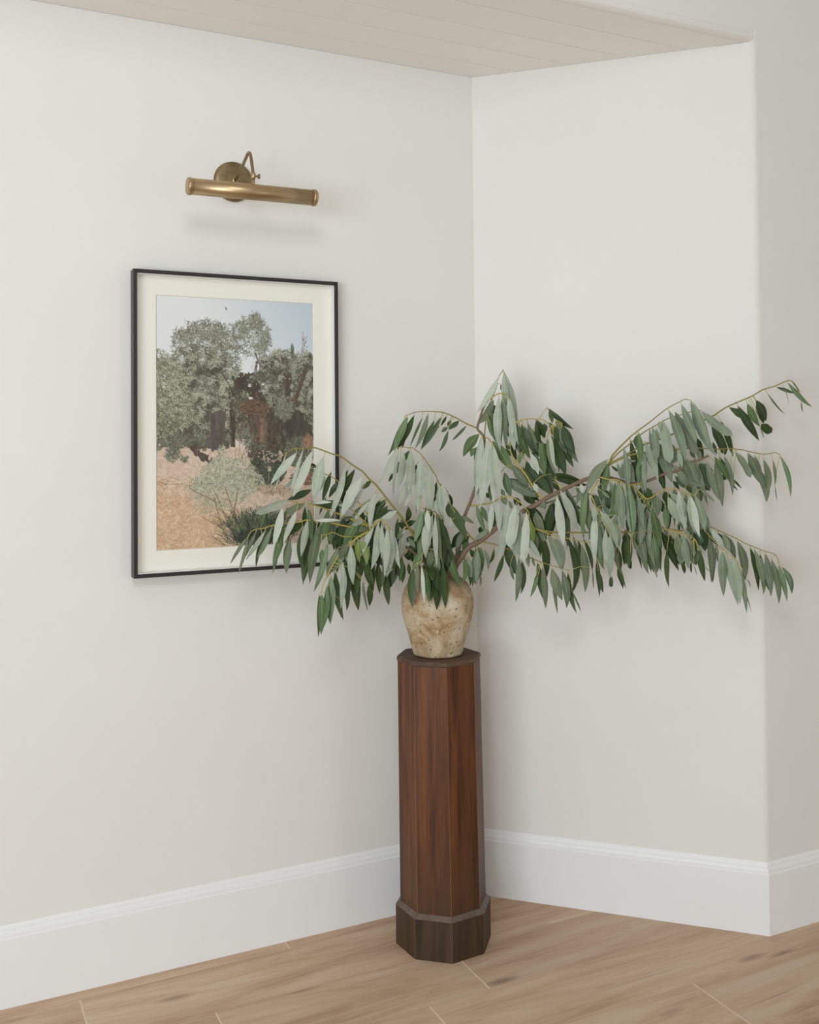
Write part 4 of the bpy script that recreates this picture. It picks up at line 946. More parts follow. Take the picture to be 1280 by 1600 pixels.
    [-541,-3200,13758,-478,-3135,13444,72,-69,0,1,-1,0,50,2,0,-633,-3137,13804],
    [-742,-2939,13324,-584,-2986,13142,57,-52,63,-2,1,-2,124,3,0,-682,-3074,13368],
    [-684,-3013,13455,-748,-3114,13321,78,-61,9,-8,5,0,148,3,0,-677,-3083,13450],
    [-627,-3046,13498,-448,-3002,13000,47,-88,9,10,-6,3,143,3,0,-674,-3088,13500],
    [60,-3447,11969,184,-3456,11697,91,-8,41,-5,3,-3,194,1,0,79,-3445,11977],
    [-281,-3080,12137,27,-3093,11812,67,-37,65,8,-5,8,221,3,0,-139,-3336,12329],
    [-119,-3147,12004,83,-3120,11815,67,-29,68,-6,3,-6,173,3,0,-32,-3390,12160],
    [-393,-3233,14040,-286,-3358,13132,93,-34,16,-13,8,-3,150,3,0,-456,-3279,14111],
    [-339,-3268,13974,-127,-3416,13154,84,-45,30,-5,3,-2,152,3,0,-431,-3299,14124],
    [-79,-3446,14123,128,-3315,13156,54,-84,0,11,-7,1,178,3,0,-125,-3522,14145],
    [-63,-3469,14122,231,-3450,13640,45,-86,24,-10,7,-6,258,3,0,-105,-3537,14142],
    [78,-3598,14033,133,-3629,13787,90,-35,25,6,-4,2,124,3,0,81,-3674,14077],
    [-469,-3134,13780,-202,-3243,13137,69,-61,39,7,-5,4,227,3,0,-625,-3144,13831],
    [189,-3682,14053,354,-3888,13516,39,-82,43,8,-6,5,218,3,0,127,-3710,14018],
    [-337,-3142,12862,45,-3397,12008,85,-27,46,6,-4,4,160,3,0,-430,-3191,12819],
    [-162,-3459,12410,-153,-3611,12171,72,-57,39,-3,2,-1,151,0,0,-157,-3327,12364],
    [-468,-3139,14025,-228,-3339,13097,89,-34,30,-18,11,-7,148,1,0,-560,-3202,14041],
    [-503,-3123,14082,-350,-3098,13093,97,-19,15,2,-1,0,154,1,0,-550,-3210,14064],
    [-256,-3299,14070,202,-3307,13107,51,-82,25,-6,4,-3,139,1,0,-320,-3380,14149],
    [-376,-3123,13964,-208,-3043,13110,70,-71,7,-20,13,-3,158,3,0,-509,-3241,14084],
    [-260,-3311,13991,157,-3357,13113,90,-11,43,3,-2,2,266,1,0,-324,-3376,14148],
    [-456,-3213,13977,-254,-3420,13062,97,-6,23,-28,18,-10,264,2,0,-518,-3234,14080],
    [387,-3382,12647,1317,-3599,12447,11,-38,92,3,-1,16,150,3,0,-159,-3326,12366]]),
  (119,90,'y',[[-74,-3581,14142],[29,-3646,14313],[117,-3703,14468]],
   [[164,-3670,14444,775,-3958,13846,38,-62,69,-15,10,-20,152,3,0,112,-3700,14460],
    [192,-3673,14379,275,-3740,14020,88,-38,28,11,-8,4,128,3,0,94,-3688,14427]]),
  (119,90,'y',[[127,-3710,14018],[225,-3808,13964],[293,-3892,14101],[401,-4004,14012]],
   [[243,-3672,13706,588,-3916,12623,46,-82,33,-7,5,-3,340,3,0,225,-3808,13964],
    [344,-3798,14008,821,-3841,12815,91,-18,37,7,-5,3,293,3,0,261,-3852,14036],
    [408,-3920,14027,661,-4144,13155,84,-41,35,20,-14,9,248,3,0,374,-3976,14034],
    [147,-3642,13642,475,-3611,12619,92,-28,28,-25,17,-7,177,1,0,204,-3787,13976],
    [98,-3839,13792,115,-4000,12766,43,-89,15,-6,4,-1,145,0,0,212,-3794,13972],
    [320,-3685,13272,458,-3669,12822,72,-66,20,-4,3,-1,128,3,0,225,-3808,13964],
    [354,-3798,13878,557,-3995,13208,56,-74,38,-1,1,0,227,3,0,225,-3808,13964],
    [418,-3932,13876,619,-4090,13208,90,-29,34,3,-2,2,201,3,0,401,-4004,14012],
    [349,-3725,13619,562,-3793,12991,54,-80,27,-1,1,-1,208,3,0,225,-3808,13964],
    [343,-3815,14101,889,-3943,12908,75,-52,40,11,-8,6,239,1,0,292,-3891,14099],
    [314,-3823,14137,613,-3782,13149,58,-81,14,42,-29,12,255,1,0,293,-3892,14101],
    [385,-3886,14026,653,-3947,13181,77,-57,29,37,-26,13,226,1,0,355,-3956,14050],
    [335,-3713,13887,552,-3651,12674,97,-18,16,17,-12,2,136,3,0,225,-3808,13964],
    [406,-3906,13895,560,-3947,13325,72,-65,24,-7,5,-2,184,1,0,401,-4004,14012],
    [371,-3688,13858,814,-3782,13346,55,-60,59,5,-4,5,190,3,0,225,-3808,13964],
    [428,-3828,13927,519,-3876,13278,44,-89,13,0,0,0,215,3,0,386,-3988,14025],
    [320,-3815,13941,551,-3842,13210,64,-74,23,-16,11,-6,165,2,0,238,-3823,13990],
    [432,-3691,13605,593,-3632,13040,88,-43,21,-6,4,-1,178,3,0,225,-3808,13964]]),
  (180,100,'y',[[-299,-3199,12648],[-515,-3060,12946],[-751,-2909,12826],[-884,-2823,12634]],
   [[-761,-2915,12712,-645,-3004,12016,85,-49,20,-3,2,-1,235,2,0,-799,-2878,12756],
    [-599,-2814,12530,237,-3063,11870,61,-6,79,18,-10,27,340,3,0,-842,-2850,12694],
    [-577,-2994,12918,-200,-3264,12288,82,-16,56,-10,6,-8,265,1,0,-586,-3015,12910],
    [-1068,-2668,12428,-994,-2567,11902,91,-41,5,1,-1,0,153,2,0,-884,-2823,12634],
    [-820,-2794,12251,-742,-2899,12050,72,-46,52,-7,4,-5,123,1,0,-884,-2823,12634],
    [-724,-2823,12523,61,-3373,11996,46,-18,87,-1,1,-2,306,1,0,-881,-2825,12638]]),
  (180,100,'y',[[-515,-3060,12981],[-352,-3165,13225],[-291,-3204,13538],[-113,-3318,13851],[5,-3394,13919]],
   [[-232,-3140,13888,109,-3318,13062,44,-82,36,9,-6,5,263,3,0,-113,-3318,13851],
    [71,-3405,13622,191,-3484,12589,97,-19,13,3,-2,0,221,2,0,-51,-3358,13887],
    [236,-3344,13227,546,-3311,12101,78,-60,20,7,-4,2,326,3,0,-326,-3182,13358],
    [-159,-3109,12967,475,-3412,12092,69,-37,63,-28,17,-26,340,3,0,-412,-3126,13134],
    [-229,-3179,13013,50,-3167,12353,91,-17,38,-8,5,-3,240,3,0,-401,-3133,13151],
    [-202,-3361,13233,-48,-3507,12640,92,-25,30,11,-7,5,183,0,0,-341,-3172,13282],
    [-15,-3182,13361,149,-3081,13040,81,-53,25,7,-5,2,148,3,0,-314,-3189,13419],
    [-36,-3264,13230,291,-3384,12584,65,-62,44,7,-5,5,129,1,0,-337,-3174,13301],
    [-208,-3286,13058,-178,-3540,12750,41,-69,60,-6,4,-4,96,0,0,-359,-3160,13214],
    [-421,-3160,13234,-480,-3206,12922,55,-83,2,3,-2,0,123,2,0,-368,-3154,13200],
    [266,-3381,13402,525,-3305,12764,57,-81,14,8,-6,3,212,3,0,-194,-3266,13709],
    [261,-3274,13507,596,-3209,12870,79,-49,37,13,-9,6,185,3,0,-170,-3282,13751],
    [296,-3338,13500,699,-3170,12682,82,-48,31,10,-7,4,184,3,0,5,-3394,13919]]),
  (220,100,'o',[[-1326,-2540,10816],[-936,-2837,10717],[-577,-3111,10550],[-276,-3343,10399],[-31,-3531,10283],[267,-3760,10169],[578,-3997,10073]],
   [[-992,-2701,10634,-1034,-2506,10177,6,-92,-40,24,-16,-9,139,3,0,-1013,-2778,10737],
    [-782,-2843,10461,-985,-2633,9697,96,-8,-28,22,-15,-10,155,3,0,-775,-2960,10642],
    [-736,-2878,10745,-488,-2991,9889,83,-46,30,4,-2,1,299,3,0,-812,-2931,10660],
    [-660,-2992,10208,-513,-2923,9731,62,-78,8,-5,3,-1,105,1,0,-573,-3115,10547],
    [-491,-3154,10410,-651,-3198,9202,96,-26,-12,45,-29,-5,194,1,0,-473,-3192,10497],
    [-393,-3139,10316,-404,-3159,9392,96,-29,-1,51,-32,0,157,3,0,-397,-3250,10460],
    [-314,-3322,10568,-297,-3368,10138,65,-75,11,-10,6,-1,132,1,0,-354,-3283,10438],
    [-69,-3465,9942,-301,-3423,9327,87,-35,-35,11,-8,-5,115,2,0,-1,-3554,10272],
    [-109,-3427,9918,-144,-3354,9667,99,-4,-15,1,0,0,58,2,0,-31,-3531,10283],
    [-223,-3435,10423,-142,-3406,10148,52,-85,7,-7,4,-2,82,2,0,-216,-3389,10371],
    [207,-3711,10124,419,-3896,9259,95,-17,27,-22,14,-8,289,1,0,222,-3725,10186],
    [249,-3682,9903,378,-3687,8873,83,-54,11,3,-2,0,102,1,0,276,-3766,10166],
    [425,-3882,10065,435,-4095,9080,91,-40,10,28,-19,4,224,1,0,437,-3889,10117],
    [589,-3907,10014,804,-3901,8867,68,-72,13,-30,20,-6,164,3,0,556,-3980,10080],
    [657,-3984,9525,875,-4100,8951,8,-97,23,-5,3,-2,85,1,0,578,-3997,10073],
    [1124,-4273,10129,1229,-4182,9536,95,-29,12,-1,1,0,45,1,0,578,-3997,10073],
    [-59,-3416,10260,159,-3340,9197,91,-39,16,11,-7,2,207,3,0,-87,-3488,10310],
    [13,-3547,10162,140,-3465,8996,44,-90,-2,41,-27,3,216,1,0,30,-3578,10260],
    [-1302,-2499,10680,-1335,-2417,9761,99,-10,-4,37,-22,-3,218,2,0,-1304,-2557,10810],
    [-1214,-2505,10612,-1095,-2566,10014,76,-61,21,42,-23,11,115,1,0,-1232,-2612,10792]]),
  (280,100,'o',[[-528,-3052,11516],[-316,-3199,11273],[-103,-3344,11170],[267,-3596,11086],[678,-3875,11071],[1101,-4163,11073],[1732,-4591,11094],[2149,-4875,11080],[2357,-5016,11098],[2689,-5242,11186],[3115,-5531,11137],[3389,-5718,11223],[3594,-5858,11309],[3770,-5978,11225],[3998,-6134,11091],[4266,-6317,10941],[4466,-6454,10808],[4693,-6608,10692],[4892,-6744,10593],[5052,-6853,10544],[5130,-6907,10428],[5153,-6926,10295]],
   [[-53,-3309,11226,180,-3284,10449,83,-51,23,10,-6,3,225,3,0,-105,-3343,11171],
    [-181,-3187,11223,-14,-3123,10602,84,-51,17,-5,3,-1,196,3,0,-227,-3260,11230],
    [-279,-3261,11276,-362,-3464,10873,89,-46,5,4,-3,0,151,2,0,-270,-3230,11251],
    [-185,-3274,11186,28,-3301,10550,53,-82,21,3,-2,1,243,1,0,-184,-3289,11210],
    [-74,-3261,11180,185,-3176,10349,73,-66,16,6,-4,2,279,3,0,-123,-3331,11180],
    [1661,-4538,10746,1642,-4658,10230,99,-17,0,0,0,0,100,5,0,1656,-4539,11092],
    [2130,-4771,11407,2459,-4798,10408,36,-92,14,5,-4,2,228,1,0,2071,-4821,11083],
    [1965,-4651,11062,2074,-4548,10182,64,-77,-1,20,-16,1,225,3,0,1915,-4716,11088],
    [1899,-4614,10987,1984,-4649,10798,82,-37,44,-3,2,-2,111,3,0,1856,-4676,11090],
    [638,-3674,11265,872,-3494,11230,19,-5,98,-2,0,-11,74,3,0,549,-3787,11075],
    [762,-3904,11017,1099,-4010,9718,96,-11,26,3,-2,1,136,1,0,749,-3923,11071],
    [1785,-4463,10711,1879,-4523,10024,42,-90,14,27,-20,5,153,3,0,1699,-4569,11093],
    [1797,-4524,10243,2077,-4469,9519,93,2,36,2,-1,1,94,1,0,1772,-4618,11093],
    [2079,-4679,10371,2159,-4573,10071,38,-90,-22,-3,2,0,103,3,1,2029,-4793,11084],
    [1885,-4614,10977,1914,-4733,10853,94,-10,31,0,0,0,102,3,0,1848,-4670,11090],
    [3153,-5366,11319,3237,-5330,11114,91,-26,33,-7,6,-2,92,3,0,3032,-5475,11146],
    [3296,-5545,11219,3576,-5482,10980,65,-38,66,0,0,0,127,3,0,3245,-5620,11178],
    [2393,-4973,11153,2515,-5037,9980,53,-84,10,7,-5,1,226,3,0,2367,-5023,11101],
    [2377,-4957,11024,2538,-4977,9991,90,-41,15,-10,8,-2,143,3,0,2336,-5002,11096],
    [2183,-4743,10780,2452,-4711,10056,93,6,35,8,-6,3,82,3,0,2113,-4851,11081],
    [2061,-4814,10921,2437,-4916,10138,89,-11,44,-1,0,0,122,1,0,2067,-4819,11083],
    [2631,-5136,10813,2671,-5037,9919,50,-86,-7,8,-6,0,206,1,0,2544,-5143,11147],
    [2623,-5096,9976,2724,-4965,9832,62,-75,-24,2,-2,0,30,1,0,2392,-5040,11107],
    [2736,-5069,10458,2837,-4941,10146,73,-68,-4,0,0,0,89,3,0,2522,-5128,11141],
    [2628,-5002,10458,2709,-4940,10170,96,-6,26,8,-7,1,84,3,0,2422,-5060,11115],
    [2318,-4892,10743,2402,-4946,10137,69,-71,16,6,-5,1,89,1,0,2252,-4945,11089],
    [2006,-4666,11018,2003,-4704,10127,99,-17,0,20,-16,1,221,3,0,1951,-4740,11087],
    [2099,-4670,10369,2168,-4560,10069,80,-60,-3,-11,9,1,89,3,1,2038,-4799,11084],
    [2726,-5166,11152,3090,-5432,10048,33,-89,32,10,-8,5,236,3,0,2669,-5228,11180],
    [3081,-5604,11276,3550,-5921,10527,69,-40,60,-12,9,-11,125,5,0,3156,-5559,11150],
    [3268,-5546,11220,3421,-5749,10944,79,-19,58,7,-6,8,203,3,0,3229,-5609,11173],
    [3656,-6057,11157,3732,-6422,10784,90,-20,38,2,-2,2,195,0,0,3775,-5981,11222],
    [3923,-6006,11055,4131,-6000,10749,76,-41,50,-5,4,-3,111,3,0,3911,-6074,11143],
    [3997,-6135,11062,4023,-6343,10570,80,-54,27,-5,5,-2,192,1,0,4007,-6140,11086],
    [2483,-5156,11035,2525,-5288,10257,58,-79,17,-1,1,0,194,2,0,2495,-5110,11135],
    [3636,-6020,11197,3833,-6390,10710,34,-68,65,4,-3,4,157,0,0,3730,-5951,11244],
    [3955,-5997,11063,4182,-5953,10742,82,-14,56,17,-14,10,124,3,0,3919,-6080,11138],
    [4009,-6122,11060,4287,-6254,10383,58,-72,38,33,-29,19,198,1,0,4007,-6140,11086],
    [4287,-6338,10885,4341,-6539,9822,91,-39,12,58,-54,13,238,1,0,4305,-6343,10916],
    [4598,-6475,10702,4743,-6596,9568,94,-29,15,34,-33,8,175,3,0,4573,-6526,10754],
    [4632,-6589,10647,4922,-6657,9463,87,-43,24,39,-37,12,224,1,0,4666,-6590,10706],
    [4815,-6607,10555,4917,-6772,9561,76,-63,18,-2,2,0,108,3,0,4792,-6675,10643],
    [4864,-6741,10565,4866,-6927,9442,78,-61,10,27,-27,4,203,1,0,4885,-6739,10597],
    [4993,-6814,10418,5143,-6925,9225,85,-50,15,52,-51,11,187,1,0,5077,-6870,10507],
    [5129,-6932,10276,5259,-7094,9320,60,-77,21,11,-11,3,149,2,0,5153,-6926,10295],
    [5191,-6993,10205,5268,-7251,9525,68,-66,33,49,-47,23,160,2,0,5153,-6926,10295],
    [-203,-3219,11255,32,-3179,10592,66,-73,19,12,-7,4,210,2,0,-237,-3253,11235],
    [1999,-4567,11145,2214,-4514,10313,95,-23,23,6,-5,1,234,3,0,1891,-4700,11089],
    [2335,-4878,11108,2426,-4912,9947,40,-91,6,-6,4,-1,237,1,0,2272,-4958,11091],
    [2367,-4917,11127,2560,-5083,10089,39,-89,22,10,-8,3,156,1,0,2313,-4986,11094],
    [2187,-4709,10942,2428,-4825,10167,94,-12,31,-7,5,-3,104,3,0,2093,-4836,11082],
    [2701,-5075,10900,2868,-4924,9998,58,-81,-3,-20,17,-1,197,2,0,2570,-5161,11154],
    [1997,-4569,11009,2152,-4359,10155,92,-38,7,2,-2,0,207,3,0,1896,-4703,11089],
    [2761,-5178,11247,3186,-5534,10029,49,-77,40,35,-27,20,199,1,0,2689,-5242,11186],
    [3333,-5500,11239,3922,-5685,10591,63,-37,68,-3,2,-3,128,3,0,3247,-5622,11179],
    [2660,-5024,11104,2953,-4843,10194,47,-88,-3,-14,11,-2,218,3,0,2550,-5147,11149],
    [3716,-5813,11283,3923,-5978,10696,40,-83,38,-6,5,-3,154,1,0,3642,-5890,11287]]),
  (180,100,'y',[[-148,-3414,11178],[-4,-3507,11126],[227,-3654,11023],[643,-3921,10904],[1144,-4242,10785]],
   [[114,-3519,10909,261,-3405,9828,94,-34,9,3,-2,0,231,3,0,133,-3594,11065],
    [162,-3604,11000,375,-3897,10064,71,-61,35,68,-43,29,274,1,0,173,-3620,11047],
    [322,-3717,10937,393,-3899,10065,61,-77,21,73,-48,16,234,1,0,335,-3724,10992],
    [609,-3822,10975,738,-3951,9405,44,-89,11,130,-88,18,238,3,0,561,-3868,10927],
    [906,-4099,10746,902,-4247,9501,99,-17,2,64,-45,5,262,1,0,927,-4103,10837],
    [996,-4069,10911,1205,-4192,10002,90,-35,25,40,-27,13,117,3,0,942,-4113,10833],
    [1324,-4203,10367,1544,-4052,9298,57,-82,0,-11,8,-1,140,3,0,1144,-4242,10785],
    [1357,-4225,10066,1451,-4287,9435,89,-42,17,-3,2,-1,133,3,0,1144,-4242,10785],
    [1649,-4415,9896,1657,-4380,9592,83,-56,-4,-6,4,0,110,3,1,1144,-4242,10785],
    [1800,-4483,10109,2049,-4435,9542,67,-71,23,-2,1,-1,134,3,0,1144,-4242,10785],
    [920,-3912,10869,1187,-3721,10113,94,-14,30,30,-21,5,129,3,0,824,-4038,10861]]),
  (180,100,'y',[[3550,-5785,11289],[3617,-5878,11140],[3764,-6071,10862],[3864,-6197,10699],[3999,-6355,10539],[4109,-6490,10379]],
   [[3519,-5699,11327,3616,-5842,10579,34,-92,22,40,-34,12,340,3,0,3550,-5785,11289],
    [3554,-5939,10203,3665,-5976,10058,-4,-97,22,-7,5,-7,36,2,0,3864,-6197,10699],
    [3657,-5969,10981,3583,-6115,9787,95,-32,-2,24,-22,1,218,1,0,3689,-5973,11003],
    [3673,-5947,11041,3691,-6008,9764,82,-58,4,38,-35,2,205,1,0,3670,-5948,11040],
    [3786,-6094,10795,3853,-6067,10300,50,-87,2,0,0,0,113,1,0,3794,-6109,10813],
    [3825,-6284,10621,3740,-6402,9480,28,-96,8,9,-8,0,272,5,0,3903,-6243,10652],
    [3854,-6335,10667,4088,-6563,9218,76,-61,22,0,0,0,214,5,0,3914,-6255,10640],
    [3985,-6455,10483,3961,-6746,9302,55,-81,19,21,-19,4,259,5,0,4039,-6404,10480],
    [4115,-6571,10237,4293,-6656,9025,93,-33,16,-1,1,0,161,5,0,4109,-6490,10379],
    [4274,-6514,9802,4522,-6572,9005,63,-73,25,5,-5,2,29,2,0,4109,-6490,10379],
    [4408,-6527,9878,4527,-6542,9645,88,-13,46,21,-19,12,28,3,0,4109,-6490,10379],
    [3504,-5669,11382,3494,-5733,10642,63,-77,6,64,-57,4,258,2,0,3550,-5785,11289]]),
  (220,100,'y',[[1185,-4506,12497],[951,-4504,12162],[958,-4589,11962],[997,-4740,11664],[1023,-4840,11468],[1079,-4954,11305],[1110,-5046,11144]],
   [[862,-4478,12270,776,-4422,10902,56,-83,-7,-70,51,7,186,2,0,981,-4504,12205],
    [887,-4540,11763,915,-4492,10895,85,-52,0,6,-4,0,130,3,0,976,-4658,11826],
    [877,-4731,11837,714,-4908,11423,93,-28,-24,4,-3,0,178,0,0,974,-4650,11842],
    [889,-4782,11713,776,-4888,10303,66,-75,0,-27,20,1,206,0,0,989,-4711,11721],
    [998,-4809,11711,1356,-5133,10757,88,-24,41,26,-18,16,264,5,0,994,-4730,11685],
    [928,-4826,11378,996,-4853,10145,75,-66,6,-21,16,-2,232,2,0,1030,-4856,11446],
    [961,-4718,11665,1057,-4789,10884,90,-41,15,10,-7,2,152,1,0,995,-4733,11679],
    [1000,-5036,11244,897,-5189,10322,94,-34,-5,-3,2,0,180,0,0,1088,-4983,11255],
    [1074,-5122,11080,907,-5335,9992,41,-91,11,-15,12,0,261,5,0,1110,-5046,11144],
    [1407,-4986,11600,1340,-4959,11103,66,-74,-13,-8,6,1,151,1,0,1023,-4840,11468],
    [1293,-5030,11440,1359,-5138,10766,52,-83,18,9,-7,2,203,1,0,1079,-4954,11305],
    [1207,-4610,12202,1321,-4829,12000,78,-15,61,7,-4,9,88,1,0,1052,-4505,12307],
    [1167,-4725,11826,1305,-4838,11544,66,-53,54,8,-6,6,129,3,0,984,-4691,11761],
    [1205,-4476,12367,1308,-4474,11923,82,-55,19,9,-6,2,126,3,0,1117,-4505,12400],
    [877,-4545,11713,1019,-4519,10844,55,-83,6,-31,23,-4,125,2,0,981,-4679,11786],
    [1126,-4685,11761,1192,-4560,10305,92,-39,1,-40,30,1,170,1,0,989,-4708,11727],
    [1069,-4681,11755,1490,-4837,10689,92,-10,38,11,-8,6,289,1,0,987,-4703,11737],
    [1104,-4713,11612,1317,-4619,11004,84,-50,22,1,-1,0,155,1,0,1005,-4772,11602],
    [1072,-4812,11330,1183,-4887,10199,75,-65,12,5,-3,1,168,1,0,1056,-4909,11370],
    [1322,-4532,12335,1423,-4489,11666,90,-43,11,-27,20,-3,228,1,0,1138,-4505,12430],
    [1225,-4963,10856,1563,-4865,10090,83,-45,31,13,-9,4,140,1,0,1110,-5046,11144]]),
  (220,100,'y',[[1245,-4426,12579],[1403,-4663,12514],[1531,-4852,12499],[1625,-5001,12434],[1640,-5034,12401]],
   [[1428,-4670,12475,1499,-4752,11971,81,-55,20,25,-19,7,130,1,0,1419,-4687,12512],
    [1481,-4823,12457,1294,-4824,11394,94,-29,-17,75,-59,-13,231,2,0,1500,-4806,12503],
    [1558,-4894,12458,1440,-5011,11629,56,-83,4,4,-3,0,179,1,0,1562,-4902,12478],
    [1524,-5004,12378,1412,-5175,11211,48,-87,8,11,-9,0,230,5,0,1599,-4959,12452],
    [1587,-5090,12316,1703,-5146,11068,61,-79,9,-2,2,0,111,5,0,1640,-5034,12401],
    [1429,-4526,12234,1444,-4511,11615,56,-83,-1,5,-3,0,289,3,0,1403,-4663,12514],
    [1478,-4670,12281,1585,-4591,11790,60,-80,0,-9,7,-1,197,3,0,1452,-4736,12508],
    [1611,-4967,11951,1552,-5032,11391,70,-72,1,-2,2,0,188,2,0,1640,-5034,12401],
    [1497,-4847,12076,1476,-4932,11514,80,-60,6,0,0,0,166,1,0,1640,-5034,12401],
    [1604,-4787,12476,1646,-4695,11519,97,-22,2,91,-71,-3,240,1,0,1543,-4872,12491],
    [1688,-4892,12325,1822,-4703,11193,72,-70,-3,-17,13,0,112,3,0,1640,-5034,12401],
    [1575,-4771,12157,1793,-4746,11416,84,-50,23,17,-12,4,136,2,0,1590,-4946,12458]]),
  (220,100,'y',[[2447,-4961,12446],[2075,-5021,12389],[1904,-5048,12378],[1710,-5078,12384]],
   [[1761,-5070,12353,1842,-5128,10960,73,-68,7,5,-4,0,254,2,0,1761,-5070,12382],
    [2441,-4954,12265,2507,-5062,11992,41,-81,42,7,-6,4,187,3,0,2373,-4972,12434],
    [2404,-4951,12288,2569,-4984,11764,94,-15,31,6,-5,2,268,3,0,2338,-4978,12429],
    [2327,-4886,12303,2568,-4696,11808,54,-84,-6,-21,17,-4,254,3,0,2203,-5000,12408]]),
  (300,100,'o',[[1149,-4128,12537],[1350,-4287,12693],[1564,-4460,12917],[1645,-4539,13158],[1973,-4812,13602],[2170,-4972,13814],[2400,-5156,14025],[2725,-5420,14361],[2985,-5626,14543],[3115,-5728,14625],[3212,-5803,14606]],
   [[1537,-4469,13036,1026,-4225,12187,38,-80,-46,-60,47,50,299,1,0,1594,-4490,13008],
    [1536,-4488,12982,1262,-4522,11985,51,-85,-11,12,-9,-3,208,2,0,1581,-4477,12967],
    [1550,-4345,12915,1504,-4169,12029,80,-58,-16,-8,6,2,153,3,0,1525,-4429,12877],
    [2063,-4766,13580,2356,-4686,12307,89,-41,18,14,-11,3,201,3,0,1984,-4821,13614],
    [2149,-4997,13771,2207,-5007,12801,39,-92,3,6,-5,0,210,2,0,2154,-4959,13797],
    [2735,-5535,14336,3048,-5820,12991,33,-90,27,44,-38,18,286,5,0,2768,-5454,14391],
    [2981,-5754,14500,3150,-6169,13463,77,-54,34,-4,4,-2,220,5,0,3026,-5658,14569],
    [2174,-4899,13686,2194,-4866,13332,82,-57,-1,-6,4,0,169,3,0,2102,-4917,13741],
    [3187,-5868,14582,3629,-6212,13088,38,-87,31,-25,23,-12,295,5,0,3212,-5803,14606],
    [3248,-5929,14517,3584,-6155,13361,92,-24,31,-4,3,-2,212,5,0,3212,-5803,14606]]),
  (220,100,'o',[[1598,-4416,12933],[1793,-4555,13190],[2037,-4728,13430],[2280,-4900,13686],[2488,-5046,13855],[2640,-5152,13956],[2889,-5325,14125],[3122,-5487,14207],[3396,-5677,14306],[3573,-5800,14337]],
   [[1883,-4701,13367,1780,-4935,12130,44,-89,13,56,-44,4,205,5,0,1943,-4661,13337],
    [2507,-5031,13877,2571,-5130,13003,94,-33,11,-10,8,-2,99,1,0,2498,-5053,13862],
    [2492,-5140,13918,2441,-5333,12991,48,-86,15,41,-34,5,197,5,1,2550,-5089,13896],
    [2573,-5205,13874,2645,-5245,13543,64,-73,23,2,-1,1,110,5,0,2602,-5125,13931],
    [2630,-5244,14045,2560,-5415,13789,45,-79,41,7,-6,2,117,5,0,2703,-5196,13999],
    [2718,-5301,14086,2758,-5525,12940,84,-53,13,11,-9,2,283,5,1,2783,-5252,14053],
    [3032,-5441,14298,3392,-5841,13162,54,-73,43,2,-2,1,272,1,1,3122,-5487,14207],
    [3537,-5894,14308,4021,-6503,13655,77,-7,64,-14,13,-23,255,5,1,3573,-5800,14337]]),
  (280,140,'o',[[1511,-4360,12829],[1600,-4412,12915],[1896,-4586,13086],[2325,-4838,13375],[2502,-4942,13460],[3058,-5272,13696],[3570,-5574,13948],[3994,-5824,14184],[4082,-5876,14252],[4286,-5996,14404],[4505,-6125,14521],[4881,-6348,14705],[5128,-6493,14872],[5416,-6664,14971],[5633,-6793,15087],[5761,-6869,15102],[5846,-6919,15016],[5918,-6958,14861]],
   [[2372,-4966,13513,2512,-5295,12447,71,-64,29,41,-34,16,218,5,0,2502,-4942,13460],
    [3022,-5246,13485,3014,-5374,12923,97,-23,4,6,-6,1,267,1,1,2968,-5218,13657],
    [2766,-5096,13466,2935,-5377,12408,64,-71,29,4,-3,2,323,1,0,2736,-5081,13559],
    [3714,-5507,13608,3891,-5526,13218,67,-66,34,-6,6,-3,153,3,0,3515,-5542,13921],
    [2491,-4965,13339,2581,-5047,12719,42,-89,18,3,-2,1,209,1,0,2471,-4924,13445],
    [4218,-5876,14054,4430,-6090,13076,24,-94,26,13,-12,5,191,3,0,4067,-5867,14241],
    [3999,-5753,13928,4347,-5915,13145,87,-22,43,34,-32,22,250,3,1,3879,-5756,14120],
    [3726,-5518,13587,3961,-5476,12994,62,-76,19,2,-2,1,154,3,0,3521,-5545,13924],
    [4426,-5977,14418,5083,-6187,14082,43,-9,90,-13,13,-33,211,3,0,4355,-6036,14440],
    [4621,-6092,14459,5219,-6268,13520,62,-60,51,-10,10,-8,224,3,0,4531,-6141,14534],
    [4753,-6307,14516,4895,-6585,13873,22,-88,43,-9,9,-6,217,2,0,4735,-6261,14633],
    [5010,-6360,14603,5303,-6440,14038,76,-46,46,17,-18,12,221,3,0,4911,-6365,14724],
    [5046,-6351,14517,5296,-6342,13965,34,-93,14,8,-8,4,238,3,0,4892,-6354,14712],
    [5170,-6373,13959,5527,-6390,13725,45,-53,72,-2,2,-3,228,3,1,4832,-6319,14680],
    [5108,-6390,13873,5160,-6469,13559,78,-56,27,9,-9,4,43,1,0,4783,-6290,14657],
    [5225,-6549,14790,5549,-6831,14193,14,-86,48,-8,8,-8,57,1,0,5199,-6535,14896],
    [5468,-6639,14939,5813,-6951,14748,9,-45,89,3,-4,11,98,3,0,5418,-6666,14972],
    [5574,-6775,15019,5712,-6851,14463,79,-56,27,9,-10,4,21,1,0,5572,-6757,15055],
    [5667,-6839,15060,6019,-7294,14355,27,-74,61,-2,2,-2,134,2,0,5681,-6822,15093],
    [5757,-6905,15079,5944,-7010,14780,25,-85,46,6,-7,6,40,2,0,5782,-6882,15081],
    [6025,-6971,14546,6002,-7028,14254,22,-96,17,-7,7,-1,43,2,0,5918,-6958,14861]]),
